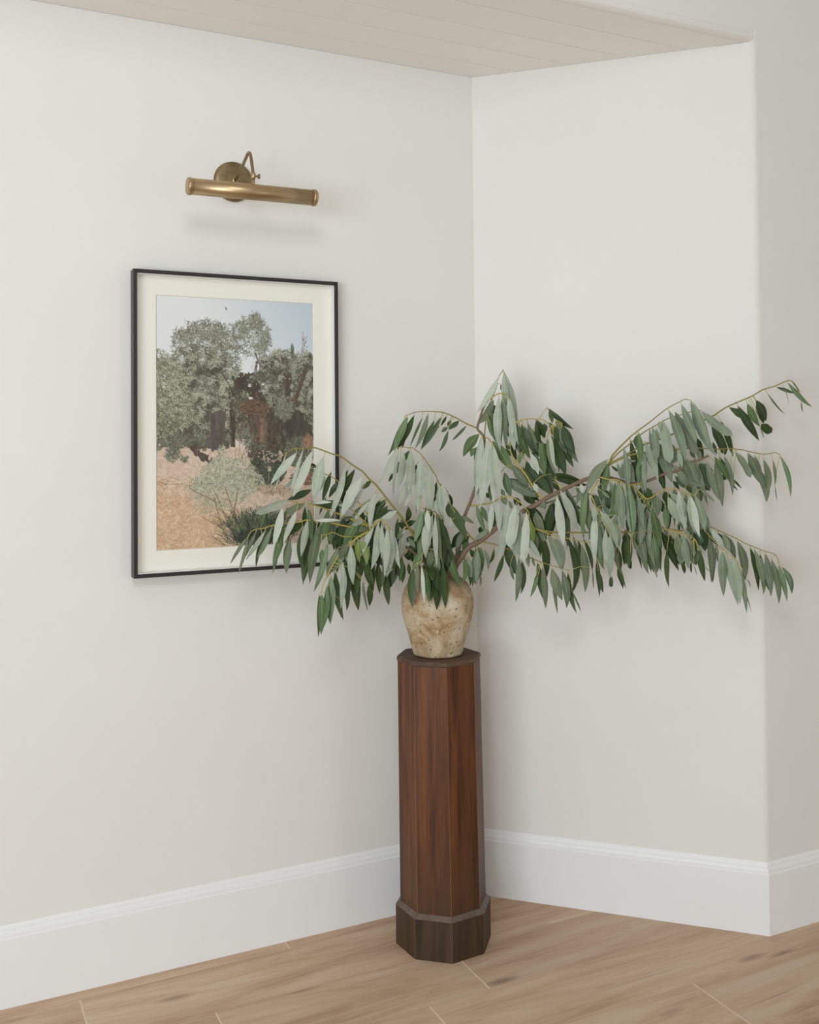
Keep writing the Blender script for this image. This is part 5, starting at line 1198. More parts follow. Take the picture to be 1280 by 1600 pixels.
  (250,100,'o',[[1597,-4415,12881],[2050,-4691,13136],[2586,-5019,13235],[3134,-5354,13299],[3636,-5661,13329],[3949,-5853,13292],[4319,-6080,13306],[4603,-6253,13270],[4984,-6486,13164],[5181,-6607,13163],[5337,-6702,13195],[5435,-6762,13127]],
   [[1929,-4738,13023,1865,-4774,12087,48,-88,0,54,-42,-2,183,0,0,1966,-4640,13089],
    [1901,-4618,12957,1867,-4704,12472,77,-64,6,1,-1,0,110,1,0,1878,-4586,13039],
    [2117,-4718,12911,2067,-4873,12374,67,-73,15,3,-3,0,132,1,0,2081,-4710,13142],
    [2248,-4859,13019,2140,-4996,12363,76,-65,1,-5,4,0,130,2,0,2254,-4816,13174],
    [1685,-4411,12870,2003,-4425,12641,58,-12,81,2,-2,3,66,3,0,1642,-4442,12906],
    [2312,-4864,12997,2269,-5017,12096,91,-42,3,-10,8,-1,143,1,0,2295,-4841,13182],
    [2397,-4987,13276,2206,-5172,12141,90,-44,-8,-11,9,0,155,5,0,2451,-4936,13210],
    [2668,-4992,13014,2840,-5188,12196,91,-32,27,24,-20,10,250,3,0,2608,-5032,13238],
    [3186,-5275,13290,3477,-5277,12919,61,-63,48,2,-1,1,153,3,0,3122,-5347,13298],
    [3147,-5380,13162,3352,-5709,12428,26,-85,45,7,-6,5,249,1,0,3152,-5365,13301],
    [3432,-5528,13245,3631,-5531,13032,64,-49,60,5,-5,5,105,1,0,3425,-5532,13317],
    [3580,-5613,13373,3641,-5763,12966,89,-38,27,-1,1,0,141,1,0,3573,-5623,13326],
    [1711,-4378,12858,1902,-4519,12668,74,11,66,-4,3,-6,74,3,0,1638,-4440,12904],
    [1799,-4543,12936,1788,-4723,12475,97,-25,7,1,0,0,116,1,0,1782,-4528,12985],
    [1983,-4650,12977,1942,-4692,12447,53,-85,2,-7,6,0,135,1,0,1944,-4627,13076],
    [2119,-4716,12954,2095,-4788,12447,68,-73,7,2,-1,0,128,1,0,2086,-4713,13143],
    [1899,-4691,13044,2090,-4970,13001,-43,-42,79,-2,1,-14,110,5,0,1936,-4622,13072],
    [3113,-5454,13292,3169,-5540,12808,81,-56,19,-3,3,-1,147,5,0,3176,-5380,13302],
    [2744,-5117,13208,2886,-5071,12717,37,-93,2,11,-9,2,218,1,0,2741,-5114,13253],
    [4162,-5913,12982,4490,-5908,12395,51,-81,28,-3,3,-2,114,2,0,4114,-5954,13299],
    [4048,-5751,13497,4121,-5814,13138,72,-64,26,0,0,0,93,3,0,3934,-5844,13294],
    [4137,-5882,13110,4484,-6081,12336,89,-12,43,-3,3,-2,147,3,0,4082,-5934,13297],
    [4498,-6024,12485,4708,-6109,12228,12,-91,40,-3,3,-3,74,3,0,4474,-6174,13286],
    [4180,-6021,13133,4277,-6269,12075,72,-66,22,22,-21,7,159,1,0,4193,-6002,13302],
    [4396,-5981,12421,4615,-6052,12175,76,9,65,8,-7,10,63,3,0,4392,-6124,13297],
    [4433,-6170,13216,4741,-6401,12539,34,-83,44,16,-15,13,193,1,1,4453,-6162,13289],
    [4726,-6329,13192,5064,-6585,12249,38,-85,37,-6,6,-4,288,1,0,4734,-6333,13233],
    [4997,-6419,12762,5203,-6532,11882,57,-79,23,39,-39,14,233,1,0,4984,-6486,13164],
    [4871,-6424,13127,5086,-6444,12398,62,-76,20,6,-6,2,139,1,0,4888,-6428,13191],
    [5075,-6531,13019,5123,-6653,12146,22,-96,15,23,-23,4,205,1,0,5070,-6539,13164],
    [5259,-6674,13018,5255,-6761,12299,89,-45,5,23,-24,3,79,1,0,5249,-6649,13177],
    [5365,-6634,12333,5430,-6631,11893,30,-95,4,3,-3,0,28,1,0,5435,-6762,13127],
    [5413,-6777,13123,5480,-7068,12020,73,-65,21,48,-50,16,125,2,0,5433,-6761,13127]]),
  (220,100,'y',[[2077,-4723,12378],[2221,-4941,12142],[2317,-5084,11992],[2414,-5202,12029],[2524,-5356,12168],[2617,-5478,12255],[2754,-5644,12258],[2848,-5760,12227],[3001,-5952,12163],[3100,-6082,12082]],
   [[2090,-4740,12331,2152,-4721,11010,56,-83,1,6,-5,0,288,1,0,2097,-4753,12346],
    [2098,-4976,12105,2111,-5179,11230,55,-81,20,7,-6,1,180,5,0,2211,-4925,12159],
    [2136,-4850,12280,2581,-5073,11625,79,-15,59,-3,2,-3,140,2,0,2144,-4824,12269],
    [2216,-5039,11806,2172,-4986,10706,68,-73,-6,19,-16,-2,215,1,0,2317,-5084,11992],
    [1987,-4700,11537,2000,-4699,11039,40,-91,1,8,-6,0,124,3,0,2285,-5037,12042],
    [2163,-4809,11924,2223,-4790,11301,89,-45,7,10,-8,1,172,1,0,2241,-4970,12111],
    [3246,-6095,12266,3531,-6348,11921,47,-49,74,7,-6,10,74,1,0,3100,-6082,12082],
    [3068,-5796,12365,3305,-5720,12126,69,-48,54,5,-4,4,129,3,0,2936,-5870,12190],
    [2625,-5590,12053,2917,-5839,11321,50,-74,45,-22,18,-15,282,5,0,2670,-5542,12257],
    [2652,-5649,12160,2915,-5849,11804,38,-66,65,-6,5,-7,219,5,0,2707,-5587,12257],
    [2763,-5838,12228,2912,-5955,11185,88,-44,18,-7,6,-2,237,0,0,2841,-5751,12229],
    [2968,-6055,12106,2941,-6345,11026,51,-84,21,10,-8,2,196,0,0,3038,-6000,12133],
    [3035,-6159,12088,3053,-6486,11181,41,-86,32,26,-23,9,246,5,0,3100,-6082,12082],
    [3242,-6163,11747,3329,-6397,11241,91,-30,30,3,-2,2,136,5,0,3100,-6082,12082],
    [2928,-6040,12107,2972,-6192,11097,93,-35,9,-1,0,0,179,0,0,3018,-5974,12149],
    [2662,-5417,12192,2890,-5377,11778,55,-81,22,-10,8,-5,245,3,0,2600,-5455,12239],
    [2484,-5306,12087,2461,-5362,11534,47,-88,7,9,-7,0,234,1,0,2477,-5290,12109],
    [2138,-5040,11979,2151,-5143,11230,99,-15,4,-11,9,-1,174,5,0,2269,-5012,12068],
    [2891,-5866,11995,2883,-5928,11524,48,-87,11,-1,1,0,197,1,0,2946,-5882,12186],
    [2155,-4708,12315,2311,-4866,11038,87,-47,16,-23,18,-5,265,1,0,2110,-4773,12324],
    [2261,-4762,12181,2477,-4901,11119,83,-51,24,-26,20,-8,148,3,0,2183,-4883,12205],
    [2268,-4787,11785,2227,-4633,10608,65,-75,-12,8,-6,-1,223,3,0,2300,-5059,12019],
    [2236,-4759,11947,2376,-4603,11306,40,-91,-13,-11,9,0,163,3,0,2241,-4971,12110],
    [2710,-5333,12154,3122,-5448,11341,73,-51,44,5,-4,3,252,3,0,2583,-5433,12224],
    [2825,-5597,12304,3100,-5636,11171,88,-41,23,-23,20,-6,236,1,0,2754,-5644,12258],
    [2993,-5828,12160,3159,-5960,11017,90,-39,18,-4,4,-1,172,1,0,2949,-5886,12185],
    [3157,-6029,12132,3233,-6184,11191,70,-69,17,37,-33,8,222,1,0,3091,-6070,12090],
    [3303,-6058,11795,3416,-6140,11147,41,-89,18,2,-2,1,112,2,0,3100,-6082,12082],
    [2971,-5830,12088,3089,-5910,11000,91,-40,13,17,-14,3,142,2,0,2952,-5890,12184],
    [2500,-5239,12152,2577,-5140,11669,91,-41,6,-24,20,0,183,1,0,2484,-5299,12117],
    [2329,-4830,12054,2517,-4572,11289,92,-39,10,-7,6,0,147,3,0,2248,-4981,12100],
    [2996,-5645,11926,3171,-5478,11327,62,-78,-3,-3,2,0,153,3,0,2915,-5844,12199]]),
  (180,100,'b',[[2365,-5025,11988],[2463,-5089,11953],[2674,-5224,11885],[2884,-5358,11765]],
   [[2404,-4973,11795,2581,-4854,11193,37,-92,-7,10,-8,1,226,3,0,2406,-5052,11973],
    [2440,-5097,11630,2431,-5064,10649,43,-90,-3,-8,7,0,144,5,0,2523,-5127,11934],
    [2777,-5305,11779,2776,-5326,11177,47,-88,3,14,-12,0,207,2,0,2799,-5304,11813],
    [2821,-5252,11710,2835,-5159,11240,19,-96,-19,0,0,0,75,3,0,2819,-5317,11802],
    [2915,-5396,11715,2850,-5558,11221,10,-95,30,11,-9,2,70,2,0,2884,-5358,11765],
    [2951,-5292,11707,2961,-5346,11479,86,-48,16,-7,5,-2,128,3,0,2884,-5358,11765],
    [2448,-4993,11795,2478,-4868,11155,57,-81,-13,-7,6,1,184,3,0,2441,-5075,11961],
    [2456,-5105,11715,2514,-5380,10715,99,-13,9,10,-8,3,274,2,0,2519,-5124,11935],
    [2480,-5091,11671,2469,-5033,10643,97,-26,-3,-10,8,1,120,5,0,2536,-5135,11930],
    [2680,-5166,11967,2862,-5143,11606,77,-53,35,-8,6,-4,190,3,0,2630,-5196,11899],
    [3226,-5481,11794,3433,-5427,11208,81,-54,24,5,-4,1,169,1,0,2884,-5358,11765],
    [2445,-5002,11780,2548,-4910,11201,64,-77,-1,7,-5,0,202,1,0,2447,-5079,11959],
    [2915,-5168,11845,3106,-4943,11059,39,-91,-16,43,-37,0,196,3,0,2785,-5295,11821],
    [2433,-4973,11728,2857,-5052,10647,92,-14,37,19,-15,8,251,1,0,2438,-5072,11962],
    [2662,-5041,11620,2706,-4779,10685,90,-43,-8,2,-1,0,93,2,0,2629,-5195,11899]]),
  (180,100,'y',[[2694,-5236,11185],[2939,-5632,11119],[3061,-5837,11062],[3140,-5989,10970]],
   [[2818,-5296,10647,2935,-5137,9587,50,-87,-8,-9,8,0,148,3,0,2820,-5440,11151],
    [2827,-5357,11035,3152,-5403,10187,35,-92,18,2,-2,1,223,3,0,2806,-5417,11155],
    [2874,-5560,10964,2979,-5676,10350,87,-43,23,-9,7,-3,179,1,0,2903,-5575,11129],
    [2925,-5807,11067,2895,-6042,10177,34,-91,23,7,-6,1,229,5,0,3001,-5736,11090],
    [3031,-5808,10977,3131,-5907,10279,57,-80,19,-8,7,-2,174,1,0,3052,-5823,11066],
    [3171,-5820,10340,3269,-5720,10014,94,-26,20,-8,7,0,75,3,0,3140,-5989,10970],
    [3187,-5868,10554,3220,-5903,10257,66,-73,16,-2,2,0,92,3,0,3140,-5989,10970],
    [3153,-5931,10269,3239,-5953,9981,60,-77,24,10,-8,4,25,1,0,3140,-5989,10970],
    [2978,-5732,10342,3129,-5623,9995,58,-82,-1,-4,3,-1,112,3,0,3140,-5989,10970],
    [3291,-5943,10682,3244,-5933,10229,52,-85,-7,-2,2,0,133,3,0,3140,-5989,10970],
    [3341,-5957,10680,3583,-5905,9803,76,-62,17,-22,19,-5,178,3,0,3140,-5989,10970],
    [2913,-5380,10819,3120,-5324,10231,93,-18,31,-5,4,-1,191,3,0,2870,-5520,11138],
    [2938,-5598,10626,3054,-5647,10146,43,-88,19,2,-2,1,182,1,0,2998,-5731,11092],
    [2924,-5623,11052,2968,-5562,10565,43,-90,-7,-8,7,0,181,1,0,2936,-5629,11120],
    [3187,-5878,11060,3317,-5848,10573,58,-80,11,-6,5,-1,170,3,0,3105,-5921,11012],
    [3102,-5911,10941,3136,-5957,10490,94,-33,10,2,-2,0,155,1,0,3117,-5943,10998],
    [3015,-5474,10913,3117,-5464,10314,94,-29,16,-19,16,-3,185,3,0,2933,-5624,11121],
    [3023,-5513,11084,3140,-5538,10262,58,-81,11,1,-1,0,189,3,0,2933,-5623,11121],
    [3084,-5623,10921,3152,-5624,10221,47,-88,5,5,-4,1,163,3,0,3017,-5764,11083],
    [2991,-5388,10784,3192,-5143,10376,90,-37,22,15,-13,0,161,3,0,2907,-5581,11128]]),
 ],
]

LABELS = [
 ('eucalyptus_branch', 'low eucalyptus branch spreading left from the vase, its leaf tips hanging before the picture', 'branch'),
 ('eucalyptus_branch', 'single long eucalyptus twig arching left over the lower right corner of the picture frame', 'branch'),
 ('eucalyptus_branch', 'short drooping eucalyptus branch whose leaves hang over the front of the clay vase', 'branch'),
 ('eucalyptus_branch', 'upright eucalyptus branch, the tallest one, rising before the corner of the walls', 'branch'),
 ('eucalyptus_branch', 'large thick eucalyptus branch reaching far right along the angled wall', 'branch'),
]
def leaf_mesh(B, T, S, bow, Wd, sh, blunt, pet):
    ax = T - B; Ln = ax.length; ax.normalize()
    S = (S - ax * S.dot(ax)).normalized(); N = S.cross(ax)
    ns = 10
    v = []; uv = []
    droop = random.uniform(-0.035, 0.035) * Ln
    ph = random.uniform(0, 6.28); wav = random.uniform(0.0, 0.05) * Wd
    fold = random.uniform(0.05, 0.22) * (1 if random.random() < 0.5 else -1)
    curl = 0 if blunt else random.uniform(-0.05, 0.05) * Ln
    for i in range(ns):
        t = i / (ns - 1)
        if blunt: wd = min(1.0, (t * 3.2) ** 0.8) * max(0.0, 1 - max(0, (t - 0.72) / 0.28) ** 2.6) ** 0.5
        else: wd = min(1.0, (t / 0.36) ** 0.75 * 1.0 if t < 0.36 else 1.0) * (1.0 if t < 0.36 else max(0.0, 1 - ((t - 0.36) / 0.64) ** 2.3))
        wd = max(wd, 0.05 if i == 0 else (0.10 if (blunt and i == ns - 1) else 0.015)) * Wd * 0.5
        c = B + ax * (Ln * t) + bow * (4 * t * (1 - t)) + N * (droop * 4 * t * (1 - t)) + (S + N * 0.5) * (curl * max(0, t - 0.6) ** 2 * 6.25)
        w1 = math.sin(ph + t * 7) * wav
        v += [c - S * wd + N * (fold * wd + w1), c, c + S * wd + N * (fold * wd - w1)]
        uv += [(0, t), (0.5, t), (1, t)]
    f = []
    for i in range(ns - 1):
        a = 3 * i
        f += [(a, a + 1, a + 4, a + 3), (a + 1, a + 2, a + 5, a + 4)]
    fm = [0] * len(f)
    if pet is not None and (pet - B).length > 0.0015:
        mid = (pet + B) / 2 + Vector((0, 0, 0.12 * (pet - B).length)) + N * 0.0
        tv, tf = tube_geo([pet, mid, B, B + ax * Ln * 0.06], 0.0010, 0.0007, 4, False)
        o = len(v); v += tv; uv += [(0, 0)] * len(tv)
        f += [tuple(i + o for i in q) for q in tf]; fm += [1] * len(tf)
    return v, f, fm, uv
V4 = lambda a: Vector((a[0] / 1e4, a[1] / 1e4, a[2] / 1e4))
for ti, (twigs, (nm, lab, cat)) in enumerate(zip(PLANT, LABELS)):
    root = V4(twigs[0][3][0])
    thing = tag(empty(nm, root), lab, cat, 'eucalyptus branches in the clay vase')
    for r0, r1, mt, pts, lv in twigs:
        path = smooth_path([V4(p) - root for p in pts], 3)
        n = len(path)
        tv, tf = tube_geo(path, r0 / 1e5, r1 / 1e5, 8)
        tw = obj('stem' if mt == 'b' else 'twig', tv, tf, TWIGM[mt], thing, True)
        for L in lv:
            B = V4(L[0:3]) - root; T = V4(L[3:6]) - root
            S = Vector(L[6:9]) / 100; bow = V4(L[9:12]); W = L[12] / 1e4
            pet = (V4(L[15:18]) - root) if len(L) > 15 else None
            v, f, fm, uv = leaf_mesh(B, T, S, bow, W, L[13], L[14], pet)
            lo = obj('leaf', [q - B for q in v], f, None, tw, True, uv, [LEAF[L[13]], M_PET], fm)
            lo.location = B

# ------------------------------------------------------------------ framed picture
FX0, FX1, FZ0, FZ1, FD = -1.0227, -0.4613, 1.0146, 1.8050, 0.040
pic = tag(empty('framed_picture', ((FX0 + FX1) / 2, 0.0, FZ0)), 'thin black framed photograph of old olive trees in a cream mat hung on the wall', 'picture')
px0, pz0 = pic.location.x, pic.location.z
def lp(x, y, z): return (x - px0, y, z - pz0)
def rail(name, x0, x1, z0, z1, wd, yf, yb, mat, side):
    """one mitred side of a rectangular frame"""
    c = {'l': [(x0, z0), (x0, z1), (x0 + wd, z1 - wd), (x0 + wd, z0 + wd)], 'r': [(x1, z1), (x1, z0), (x1 - wd, z0 + wd), (x1 - wd, z1 - wd)],
         't': [(x0, z1), (x1, z1), (x1 - wd, z1 - wd), (x0 + wd, z1 - wd)], 'b': [(x1, z0), (x0, z0), (x0 + wd, z0 + wd), (x1 - wd, z0 + wd)]}[side]
    v = [lp(x, yf, z) for x, z in c] + [lp(x, yb, z) for x, z in c]
    f = [(0, 1, 2, 3), (7, 6, 5, 4)] + [(i, (i + 1) % 4, 4 + (i + 1) % 4, 4 + i) for i in range(4)]
    o = fixn(obj(name, v, f, mat, pic))
    bm = bmesh.new(); bm.from_mesh(o.data)
    bmesh.ops.bevel(bm, geom=bm.edges[:], offset=0.0004, segments=1, affect='EDGES')
    bm.to_mesh(o.data); bm.free()
for s in 'lrtb': rail('rail', FX0, FX1, FZ0, FZ1, 0.0095, -FD, -0.002, M_BLACK, s)
for s in 'lrtb': rail('spacer', FX0 + 0.0096, FX1 - 0.0096, FZ0 + 0.0096, FZ1 - 0.0096, 0.0022, -0.0360, -0.0152, M_SPACER, s)
MX0, MX1, MZ0, MZ1 = -0.9612, -0.5250, 1.0782, 1.7450
ox0, ox1, oz0, oz1 = FX0 + 0.0097, FX1 - 0.0097, FZ0 + 0.0097, FZ1 - 0.0097
yb_, yf_ = -0.0125, -0.0150
O = [(ox0, oz0), (ox1, oz0), (ox1, oz1), (ox0, oz1)]; I = [(MX0, MZ0), (MX1, MZ0), (MX1, MZ1), (MX0, MZ1)]
bv = 0.0016; I2 = [(MX0 + bv, MZ0 + bv), (MX1 - bv, MZ0 + bv), (MX1 - bv, MZ1 - bv), (MX0 + bv, MZ1 - bv)]
v = [lp(x, yf_, z) for x, z in O] + [lp(x, yf_, z) for x, z in I] + [lp(x, yb_, z) for x, z in I2] + [lp(x, yb_, z) for x, z in O]
f = []
for i in range(4):
    j = (i + 1) % 4
    f += [(i, j, 4 + j, 4 + i), (4 + i, 4 + j, 8 + j, 8 + i), (8 + i, 8 + j, 12 + j, 12 + i), (12 + i, 12 + j, j, i)]
fixn(obj('mat_board', v, f, M_MAT, pic))
v = [lp(x, y, z) for y in (-0.0355, -0.0340) for x, z in ((ox0 + .0023, oz0 + .0023), (ox1 - .0023, oz0 + .0023), (ox1 - .0023, oz1 - .0023), (ox0 + .0023, oz1 - .0023))]
fixn(obj('glass_pane', v, [(0, 1, 2, 3), (7, 6, 5, 4), (0, 4, 5, 1), (1, 5, 6, 2), (2, 6, 7, 3), (3, 7, 4, 0)], M_GLASS, pic))
v = [lp(x, y, z) for y in (-0.0100, -0.0020) for x, z in O]
fixn(obj('backing_board', v, [(0, 1, 2, 3), (7, 6, 5, 4), (0, 4, 5, 1), (1, 5, 6, 2), (2, 6, 7, 3), (3, 7, 4, 0)], M_MAT, pic))

# the printed photograph: an olive grove, painted stroke by stroke as vertex colours
PWN, PHN = 320, 490
img = np.zeros((PHN, PWN, 3), dtype=np.float32)
vv, uu = np.mgrid[0:PHN, 0:PWN].astype(np.float32); uu /= PWN; vv /= PHN
def C(r, g, b): return np.array([r, g, b], dtype=np.float32)
def lerp(a, b, t): return a + (b - a) * t[..., None]
def vnoise(sx, sy, seed):
    r = np.random.default_rng(seed); g = r.random((int(sy) + 3, int(sx) + 3)).astype(np.float32)
    x = uu * sx; y = vv * sy; xi = x.astype(int); yi = y.astype(int); fx = x - xi; fy = y - yi
    fx = fx * fx * (3 - 2 * fx); fy = fy * fy * (3 - 2 * fy)
    return (g[yi, xi] * (1 - fx) + g[yi, xi + 1] * fx) * (1 - fy) + (g[yi + 1, xi] * (1 - fx) + g[yi + 1, xi + 1] * fx) * fy
sky = lerp(C(226, 229, 230), C(186, 203, 214), np.clip((uu - 0.35) * 1.2 + (0.12 - vv) * 1.2, 0, 1))
img[:] = sky
g = vnoise(40, 60, 1) * 0.5 + vnoise(90, 140, 2) * 0.5
gr = lerp(C(196, 170, 148), C(222, 204, 186), g)
org = lerp(C(190, 156, 122), C(220, 194, 164), g)
k = np.clip((vv - 0.70 - 0.20 * uu) * 12, 0, 1) * np.clip((0.62 - uu) * 4, 0, 1)
gr = lerp(gr, org, k)
img = np.where((vv > 0.585)[..., None], gr, img)
def stroke(u, v, ang, ln, wd, col, a=1.0):
    n = max(2, int(ln * 1.4)); t = np.linspace(0, 1, n)
    for k in range(max(1, int(wd))):
        off = k - (wd - 1) / 2
        x = (u * PWN + math.cos(ang) * ln * t - math.sin(ang) * off).astype(int)
        y = (v * PHN + math.sin(ang) * ln * t + math.cos(ang) * off).astype(int)
        ok = (x >= 0) & (x < PWN) & (y >= 0) & (y < PHN); x = x[ok]; y = y[ok]
        img[y, x] = img[y, x] * (1 - a) + col * a
def blob(cu, cv, ru, rv, cols, n, ln=(3, 8), wd=1, ang=(0, 6.28), a=0.85, edge=1.0):
    for i in range(n):
        r_ = rng.random() ** 0.55 * edge; th = rng.random() * 6.283
        u = cu + ru * r_ * math.cos(th) ; v = cv + rv * r_ * math.sin(th)
        if not (-.02 < u < 1.02 and -.02 < v < 1.02): continue
        c = cols[rng.integers(len(cols))] + rng.normal(0, 7)
        stroke(u, v, rng.uniform(*ang), rng.uniform(*ln), wd, c, a)
def poly(pts, c0, c1, vert=True, seed=3, rough=0.012):
    P = np.array(pts); nz = vnoise(60, 60, seed) - 0.5
    U = uu + nz * rough * 2; Vv = vv + (vnoise(50, 70, seed + 9) - 0.5) * rough * 2
    ins = np.zeros(uu.shape, bool); j = len(P) - 1
    for i in range(len(P)):
        xi, yi = P[i]; xj, yj = P[j]
        cnd = ((yi > Vv) != (yj > Vv)) & (U < (xj - xi) * (Vv - yi) / ((yj - yi) or 1e-9) + xi)
        ins ^= cnd; j = i
    t = vnoise(46, 12, seed + 1) if vert else vnoise(14, 40, seed + 1)
    t = np.clip(t * 0.7 + vnoise(110, 50, seed + 2) * 0.5 - 0.1, 0, 1)
    col = lerp(c0, c1, t)
    img[ins] = col[ins]
OL = [C(118, 122, 102), C(142, 146, 126), C(98, 102, 84), C(160, 162, 142), C(84, 86, 70)]
OLL = [C(168, 168, 144), C(190, 188, 164), C(128, 130, 106), C(106, 108, 86), C(82, 84, 64)]
OLD = [C(84, 88, 70), C(104, 108, 90), C(66, 68, 54), C(130, 134, 114)]
BR0, BR1 = C(58, 46, 38), C(118, 92, 72)
# distant scrub behind the trunks
poly([(0, .40), (1, .40), (1, .60), (.86, .62), (.6, .60), (.5, .575), (.3, .6), (0, .60)], C(78, 80, 64), C(132, 134, 112), False, 4, .02)
blob(.5, .50, .55, .09, OL, 2600, (2, 6))
poly([(.47, .575), (.60, .56), (.60, .60), (.46, .60)], C(206, 190, 176), C(226, 214, 202), False, 6, .005)
# left and centre crowns
blob(.30, .22, .16, .13, OL, 2600, (3, 8))
blob(.22, .32, .15, .13, OL, 2600, (3, 8))
blob(.36, .38, .19, .16, OL, 4200, (3, 7))
blob(.17, .20, .08, .07, OL, 500, (3, 7)); blob(.42, .26, .1, .08, OL, 900, (3, 7))
blob(.34, .13, .10, .04, OL, 150, (3, 7))
blob(.36, .46, .14, .09, OLD, 1200, (3, 7))
for (u, v, a, l) in ((.34, .28, 1.2, 60), (.40, .30, 1.0, 70), (.3, .22, .6, 50), (.46, .38, 1.9, 40), (.25, .3, .3, 40)):
    stroke(u, v, a, l, 3, C(74, 64, 52), .8)
for i in range(70):
    cu, cv = rng.uniform(.02, .52), rng.uniform(.22, .55)
    blob(cu, cv, rng.uniform(.015, .04), rng.uniform(.01, .03), [C(64, 66, 52), C(82, 84, 66), C(52, 52, 42)], 60, (2, 6))
    blob(cu - .02, cv - .02, rng.uniform(.015, .04), rng.uniform(.01, .02), [C(176, 178, 158), C(160, 162, 140)], 40, (2, 6))
# small middle crown on its bare limb
for (u, v, a, l, w_) in ((.61, .21, 1.2, 26, 3), (.625, .25, 1.75, 32, 5), (.64, .22, 1.5, 34, 3), (.60, .30, 2.6, 10, 3), (.58, .15, .9, 36, 2), (.68, .28, 2.7, 30, 3), (.5, .25, 2.5, 26, 1)):
    stroke(u, v, a, l, w_, C(82, 64, 52), .95)
blob(.52, .135, .05, .045, OL, 330, (3, 7)); blob(.615, .09, .045, .04, OL, 330, (3, 7)); blob(.66, .165, .06, .045, OL, 430, (3, 7)); blob(.58, .20, .10, .03, OL, 240, (3, 7)); blob(.47, .19, .05, .03, OL, 90, (3, 6))
for i in range(44):
    u, v = ((rng.uniform(.10, .44), rng.uniform(.11, .17)), (rng.uniform(.45, .70), rng.uniform(.07, .2)))[i % 2]
    blob(u, v, rng.uniform(.012, .03), rng.uniform(.01, .022), OL, 26, (2, 6))
for i in range(30):
    u, v = rng.uniform(.12, .66), rng.uniform(.12, .30)
    blob(u, v, rng.uniform(.008, .018), rng.uniform(.005, .012), [C(206, 214, 214), C(196, 204, 202)], 16, (2, 4))
# right crowns, cypresses, bare tree
blob(.80, .27, .12, .07, OL, 1300, (3, 7)); blob(.88, .34, .16, .11, OL, 3000, (3, 7)); blob(.70, .37, .10, .10, OLD, 1300, (3, 7)); blob(.97, .30, .08, .08, OL, 700, (3, 7))
blob(.92, .46, .14, .09, OL, 1900, (3, 7))
blob(.857, .20, .010, .03, OLD, 110, (2, 6), ang=(1.2, 1.9)); blob(.975, .235, .016, .03, OLD, 160, (2, 6), ang=(1.2, 1.9))
stroke(.93, .12, 1.62, 78, 1, C(120, 104, 96), .9)
for i in range(46):
    v = rng.uniform(.13, .24); stroke(.935, v + .02, rng.choice([-1.0, -2.1]) + rng.normal(0, .15), rng.uniform(4, 13), 1, C(132, 116, 108), .75)
for i in range(60): stroke(rng.uniform(.14, .45), rng.uniform(.105, .16), rng.uniform(-2.2, -.9), rng.uniform(4, 10), 1, OL[rng.integers(4)], .8)
for i in range(50):
    cu, cv = rng.uniform(.66, 1.0), rng.uniform(.22, .50)
    blob(cu, cv, rng.uniform(.015, .04), rng.uniform(.01, .03), [C(64, 64, 50), C(82, 80, 64), C(56, 50, 40)], 50, (2, 6))
    blob(cu - .02, cv - .02, rng.uniform(.015, .03), rng.uniform(.01, .02), [C(170, 172, 152), C(156, 158, 138)], 30, (2, 6))
# trunks
poly([(.14, .48), (.19, .50), (.235, .56), (.28, .615), (.36, .665), (.30, .66), (.21, .62), (.18, .56)], C(60, 50, 42), C(104, 84, 70), True, 11)
poly([(.32, .46), (.43, .46), (.42, .54), (.455, .60), (.40, .615), (.33, .605), (.27, .60), (.32, .55)], C(70, 62, 56), C(104, 96, 90), True, 12)
poly([(.455, .42), (.485, .42), (.48, .60), (.455, .60)], C(48, 42, 34), C(80, 68, 56), True, 13, .006)
poly([(.48, .30), (.54, .295), (.60, .33), (.66, .38), (.68, .43), (.60, .41), (.50, .42), (.47, .40)], C(42, 36, 30), C(84, 68, 56), True, 14, .04)
poly([(.46, .41), (.54, .40), (.62, .385), (.68, .43), (.72, .47), (.76, .53), (.78, .62), (.80, .67), (.57, .66), (.585, .58), (.585, .52), (.52, .47), (.47, .45)], C(48, 40, 34), C(112, 92, 76), True, 15, .035)
poly([(.63, .47), (.69, .48), (.70, .54), (.66, .60), (.64, .54)], C(80, 64, 52), C(150, 126, 104), True, 16, .03)
poly([(.76, .44), (.90, .44), (.98, .52), (.97, .62), (.90, .68), (.78, .68), (.77, .54)], C(48, 44, 36), C(86, 78, 62), True, 17, .02)
poly([(.80, .30), (.84, .29), (.85, .42), (.80, .42)], C(58, 50, 42), C(100, 84, 68), True, 18)
poly([(.93, .275), (.955, .28), (.93, .34), (.87, .43), (.84, .42), (.89, .36)], C(56, 44, 36), C(104, 80, 64), True, 19, .006)
for i in range(260): stroke(rng.uniform(.48, .78), rng.uniform(.40, .64), rng.uniform(1.1, 2.2), rng.uniform(6, 20), 1, C(40, 30, 24) if i % 2 else C(156, 122, 94), .45)
for i in range(60): stroke(rng.uniform(.46, .66), rng.uniform(.40, .47), rng.uniform(-.4, .6), rng.uniform(6, 18), 1, C(44, 32, 26) if i % 2 else C(150, 112, 86), .5)
for i in range(26):
    th = rng.random() * 6.28
    blob(.62 + .15 * math.cos(th) + .03, .46 + .15 * math.sin(th), rng.uniform(.02, .05), rng.uniform(.015, .03), OLD + [C(60, 54, 44)], 60, (2, 6))
blob(.53, .335, .03, .03, [C(48, 42, 34), C(66, 56, 46)], 200, (3, 7)); blob(.55, .385, .03, .01, [C(150, 156, 130)], 30, (2, 5))
blob(.60, .44, .10, .025, [C(128, 100, 78), C(60, 46, 38), C(92, 70, 54)], 420, (3, 9), ang=(-.6, .6))
blob(.74, .52, .05, .10, [C(44, 38, 32), C(64, 56, 46), C(90, 80, 62)], 700, (4, 10), ang=(1.1, 2.0))
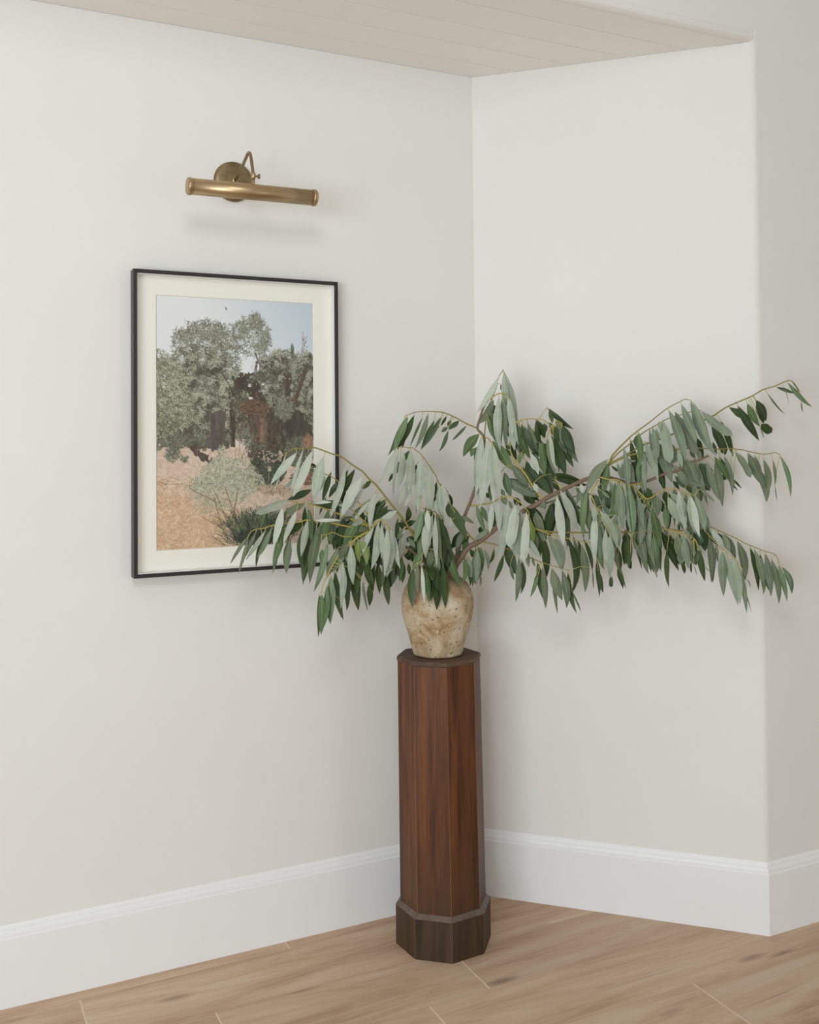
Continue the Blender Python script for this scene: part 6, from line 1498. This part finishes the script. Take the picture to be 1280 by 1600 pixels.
# near left olive with lighter leaves
blob(.06, .40, .14, .15, OLL, 3800, (3, 8)); blob(.13, .46, .10, .07, OLL, 1100, (4, 9)); blob(.04, .52, .10, .05, OLD + OLL, 900, (3, 8)); blob(.02, .25, .05, .04, OL, 160, (3, 7))
blob(.16, .57, .09, .025, OLD, 600, (2, 6)); blob(.10, .625, .045, .03, OLD, 330, (2, 6)); blob(.17, .645, .02, .014, OLD, 90, (2, 5)); blob(.80, .44, .06, .05, OL, 500, (3, 7))
# bed of dark leaves with small pale flowers
blob(.69, .70, .12, .068, [C(50, 56, 46), C(40, 44, 38), C(66, 72, 58), C(86, 92, 74)], 2400, (5, 12), ang=(-2.3, -.9))
blob(.90, .62, .10, .06, OLD, 1200, (3, 8)); blob(.96, .58, .03, .03, [C(168, 128, 100), C(136, 100, 78)], 300, (2, 5))
for i in range(46): stroke(rng.uniform(.62, .79), rng.normal(.642, .011), 0, 2.5, 2, C(226, 196, 180), .9)
stroke(.70, .70, 1.62, 54, 1, C(150, 152, 128), .9); blob(.70, .69, .012, .010, [C(212, 196, 164), C(190, 176, 140)], 46, (1, 3))
blob(.93, .73, .10, .03, [C(150, 108, 80), C(120, 86, 64), C(92, 70, 54)], 500, (3, 8), ang=(-.2, .2))
# bright sprawling shrub and ground litter
SH = [C(168, 172, 146), C(188, 190, 166), C(148, 152, 126), C(126, 128, 102), C(200, 198, 178)]
blob(.44, .70, .17, .06, SH, 1500, (3, 8)); blob(.40, .77, .20, .07, SH, 1700, (3, 8)); blob(.55, .74, .12, .05, SH, 700, (3, 8)); blob(.36, .83, .14, .04, SH, 350, (3, 8), a=.6); blob(.40, .64, .03, .05, SH, 200, (3, 7)); blob(.27, .74, .10, .03, SH, 260, (3, 7))
blob(.74, .775, .12, .02, [C(176, 150, 124), C(206, 188, 164), C(136, 110, 88)], 500, (2, 6))
for (u, v, a, l) in ((.36, .78, 1.2, 60), (.42, .76, 1.25, 90), (.5, .77, 1.75, 90), (.38, .84, .9, 60), (.46, .86, 2.0, 50), (.2, .76, .5, 60), (.35, .80, 1.3, 84)):
    stroke(u, v, a, l, 2, C(112, 88, 66), .75)
for i in range(900):
    u, v = rng.uniform(0, .55), rng.uniform(.78, 1)
    stroke(u, v, rng.normal(-.25, .4), rng.uniform(2, 6), 1, (C(176, 134, 96), C(226, 200, 170), C(160, 120, 86), C(214, 180, 146))[i % 4], .5)
for i in range(700):
    u, v = rng.uniform(0, 1), rng.uniform(.60, .95)
    if v < .70 or u > .5: stroke(u, v, rng.normal(0, .5), rng.uniform(1, 4), 1, (C(164, 136, 114), C(232, 220, 206))[i % 2], .5)
for i in range(120): stroke(rng.uniform(0, .22), rng.normal(.735, .01) + .0, rng.normal(.2, .3), rng.uniform(3, 8), 1, (C(140, 96, 64), C(226, 196, 160))[i % 2], .6)
# spiky dark clump at the bottom
for i in range(1500):
    u = rng.normal(.63, .085); v = rng.uniform(.90, 1.0)
    stroke(u, v, -1.57 + (u - .63) * 4.2 + rng.normal(0, .35), rng.uniform(10, 34), 1, (C(42, 54, 40), C(58, 72, 52), C(34, 42, 34), C(84, 98, 72), C(110, 122, 94))[int(rng.integers(0, 20) ** .5)], .85)
blob(.62, .965, .15, .03, [C(34, 42, 34), C(46, 56, 44)], 900, (4, 10))
for i in range(36): stroke(rng.uniform(.5, .8), rng.uniform(.86, .93), rng.uniform(-2.0, -1.1), rng.uniform(10, 24), 1, C(128, 138, 108), .7)
stroke(.425, .035, 1.0, 6, 2, C(60, 60, 60), .9)
gn_ = np.clip((vv - 0.12) * 3, 0, 1) * np.clip((235 - img.mean(2)) / 60, 0, 1)
img = img * (1 + (vnoise(150, 220, 77) - 0.5) * 0.15 * gn_)[..., None]
img = np.clip(img * 1.04 + 3, 0, 255) / 255.0
lin = np.where(img <= 0.04045, img / 12.92, ((img + 0.055) / 1.055) ** 2.4)
px_ = np.linspace(MX0 + 0.0006, MX1 - 0.0006, PWN); pz_ = np.linspace(MZ1 - 0.0006, MZ0 + 0.0006, PHN)
X, Z = np.meshgrid(px_ - px0, pz_ - pz0)
co = np.stack([X.ravel(), np.full(X.size, -0.0118), Z.ravel()], 1).astype(np.float32)
idx = np.arange(PWN * PHN).reshape(PHN, PWN)
q = np.stack([idx[:-1, :-1].ravel(), idx[1:, :-1].ravel(), idx[1:, 1:].ravel(), idx[:-1, 1:].ravel()], 1).astype(np.int32)
me = bpy.data.meshes.new('print')
me.vertices.add(len(co)); me.vertices.foreach_set('co', co.ravel())
me.loops.add(q.size); me.loops.foreach_set('vertex_index', q.ravel())
me.polygons.add(len(q)); me.polygons.foreach_set('loop_start', np.arange(len(q), dtype=np.int32) * 4)
try: me.polygons.foreach_set('loop_total', np.full(len(q), 4, dtype=np.int32))
except Exception: pass
me.update(calc_edges=True)
ca = me.color_attributes.new('ink', 'FLOAT_COLOR', 'POINT')
ca.data.foreach_set('color', np.concatenate([lin.reshape(-1, 3), np.ones((lin.size // 3, 1))], 1).astype(np.float32).ravel())
qm = NT('printed_photograph'); at = qm.n('ShaderNodeAttribute'); at.attribute_name = 'ink'
qm.l(at, 'Color', qm.b, 'Base Color'); qm.set(Roughness=0.6)
me.materials.append(qm.m)
pr = bpy.data.objects.new('print', me); COL.objects.link(pr); pr.parent = pic
pr['label'] = 'printed colour photograph of gnarled olive trees on sandy ground'


# ------------------------------------------------------------------ brass picture light
LX, LZ = -0.7490, 2.0655
lamp = tag(empty('picture_light', (LX, 0.0, LZ)), 'aged brass picture light with a long horizontal tube mounted above the framed picture', 'wall lamp')
lathe('back_plate', [(0, -0.0135), (0.012, -0.0132), (0.040, -0.0115), (0.0500, -0.0095), (0.0535, -0.0070), (0.0545, -0.0035), (0.0545, -0.0005), (0, -0.0005)], 64, M_BRASSD, lamp, (0, 0, 0), 'y')
ap = [(0, -0.012, 0.000), (0, -0.030, 0.003), (0, -0.058, 0.010), (0, -0.088, 0.021), (0, -0.116, 0.033), (0, -0.134, 0.040), (0, -0.146, 0.041), (0, -0.157, 0.035), (0, -0.166, 0.020), (0, -0.174, 0.000), (0, -0.180, -0.016), (0, -0.183, -0.024)]
v, f = tube_geo(smooth_path(ap, 4), 0.0042, 0.0042, 12)
arm = obj('arm', v, f, M_BRASSD, lamp, True)
lathe('arm_collar', [(0, -0.020), (0.0075, -0.020), (0.0085, -0.016), (0.0085, -0.011), (0, -0.011)], 24, M_BRASS, lamp, (0, 0, 0.0005), 'y')
lathe('knuckle', [(0, -0.0075), (0.0050, -0.0075), (0.0062, -0.005), (0.0062, 0.005), (0.0050, 0.0075), (0, 0.0075)], 20, M_BRASS, lamp, (0, -0.1835, -0.028), 'z')
lathe('post', [(0, -0.018), (0.0048, -0.018), (0.0040, -0.015), (0.0040, 0.0), (0, 0.0)], 16, M_BRASS, lamp, (0, -0.1835, -0.0345), 'z')
lathe('thumb_screw', [(0, 0.004), (0.0022, 0.004), (0.0022, 0.011), (0.0042, 0.0118), (0.0064, 0.0140), (0.0064, 0.0165), (0.0040, 0.0175), (0, 0.0178)], 20, M_BRASSD, lamp, (0, -0.1835, -0.028), 'x')
# tube shade, open along the underside towards the wall, with capped ends
tr_, th_ = 0.0205, 0.330
TY, TZ = -0.1845, -0.0700
tilt = 0.004
segs = 40; v = []; f = []
a_s, a_e = math.radians(-113), math.radians(177)
for side, rr in ((0, tr_), (1, tr_ - 0.0012)):
    for xe in (-th_ / 2, th_ / 2):
        for i in range(segs + 1):
            a = a_s + (a_e - a_s) * i / segs + math.radians(15)
            v.append((xe, TY - rr * math.cos(a), TZ + rr * math.sin(a) + tilt * xe / th_))
n1 = segs + 1
for i in range(segs):
    f.append((i, i + 1, n1 + i + 1, n1 + i)); f.append((2 * n1 + i, 3 * n1 + i, 3 * n1 + i + 1, 2 * n1 + i + 1))
f.append((0, n1, 3 * n1, 2 * n1)); f.append((segs, 2 * n1 + segs, 3 * n1 + segs, n1 + segs))
for k in (0, 1):
    for i in range(segs): f.append((k * n1 + i, (2 + k) * n1 + i, (2 + k) * n1 + i + 1, k * n1 + i + 1))
shade = obj('lamp_shade', v, f, M_BRASS, lamp, False)
fixn(shade)
for p in shade.data.polygons: p.use_smooth = len(p.vertices) == 4 and p.area > 5e-5
for s in (-1, 1):
    c = (s * th_ / 2, TY, TZ + tilt * s / 2)
    lathe('end_cap', [(0, s * 0.0055), (0.0150, s * 0.0055), (0.0190, s * 0.0050), (0.0215, s * 0.0030), (0.0220, 0.0), (0.0220, -s * 0.0045), (0.0212, -s * 0.0065), (0.0206, -s * 0.0068), (0, -s * 0.0068)], 40, M_BRASS, lamp, c, 'x')
lathe('bulb', [(0, -0.115), (0.009, -0.112), (0.0115, -0.100), (0.0115, 0.100), (0.009, 0.112), (0, 0.115)], 20, plain('frosted_bulb', srgb(226, 222, 210), 0.4), lamp, (0, TY, TZ), 'x')
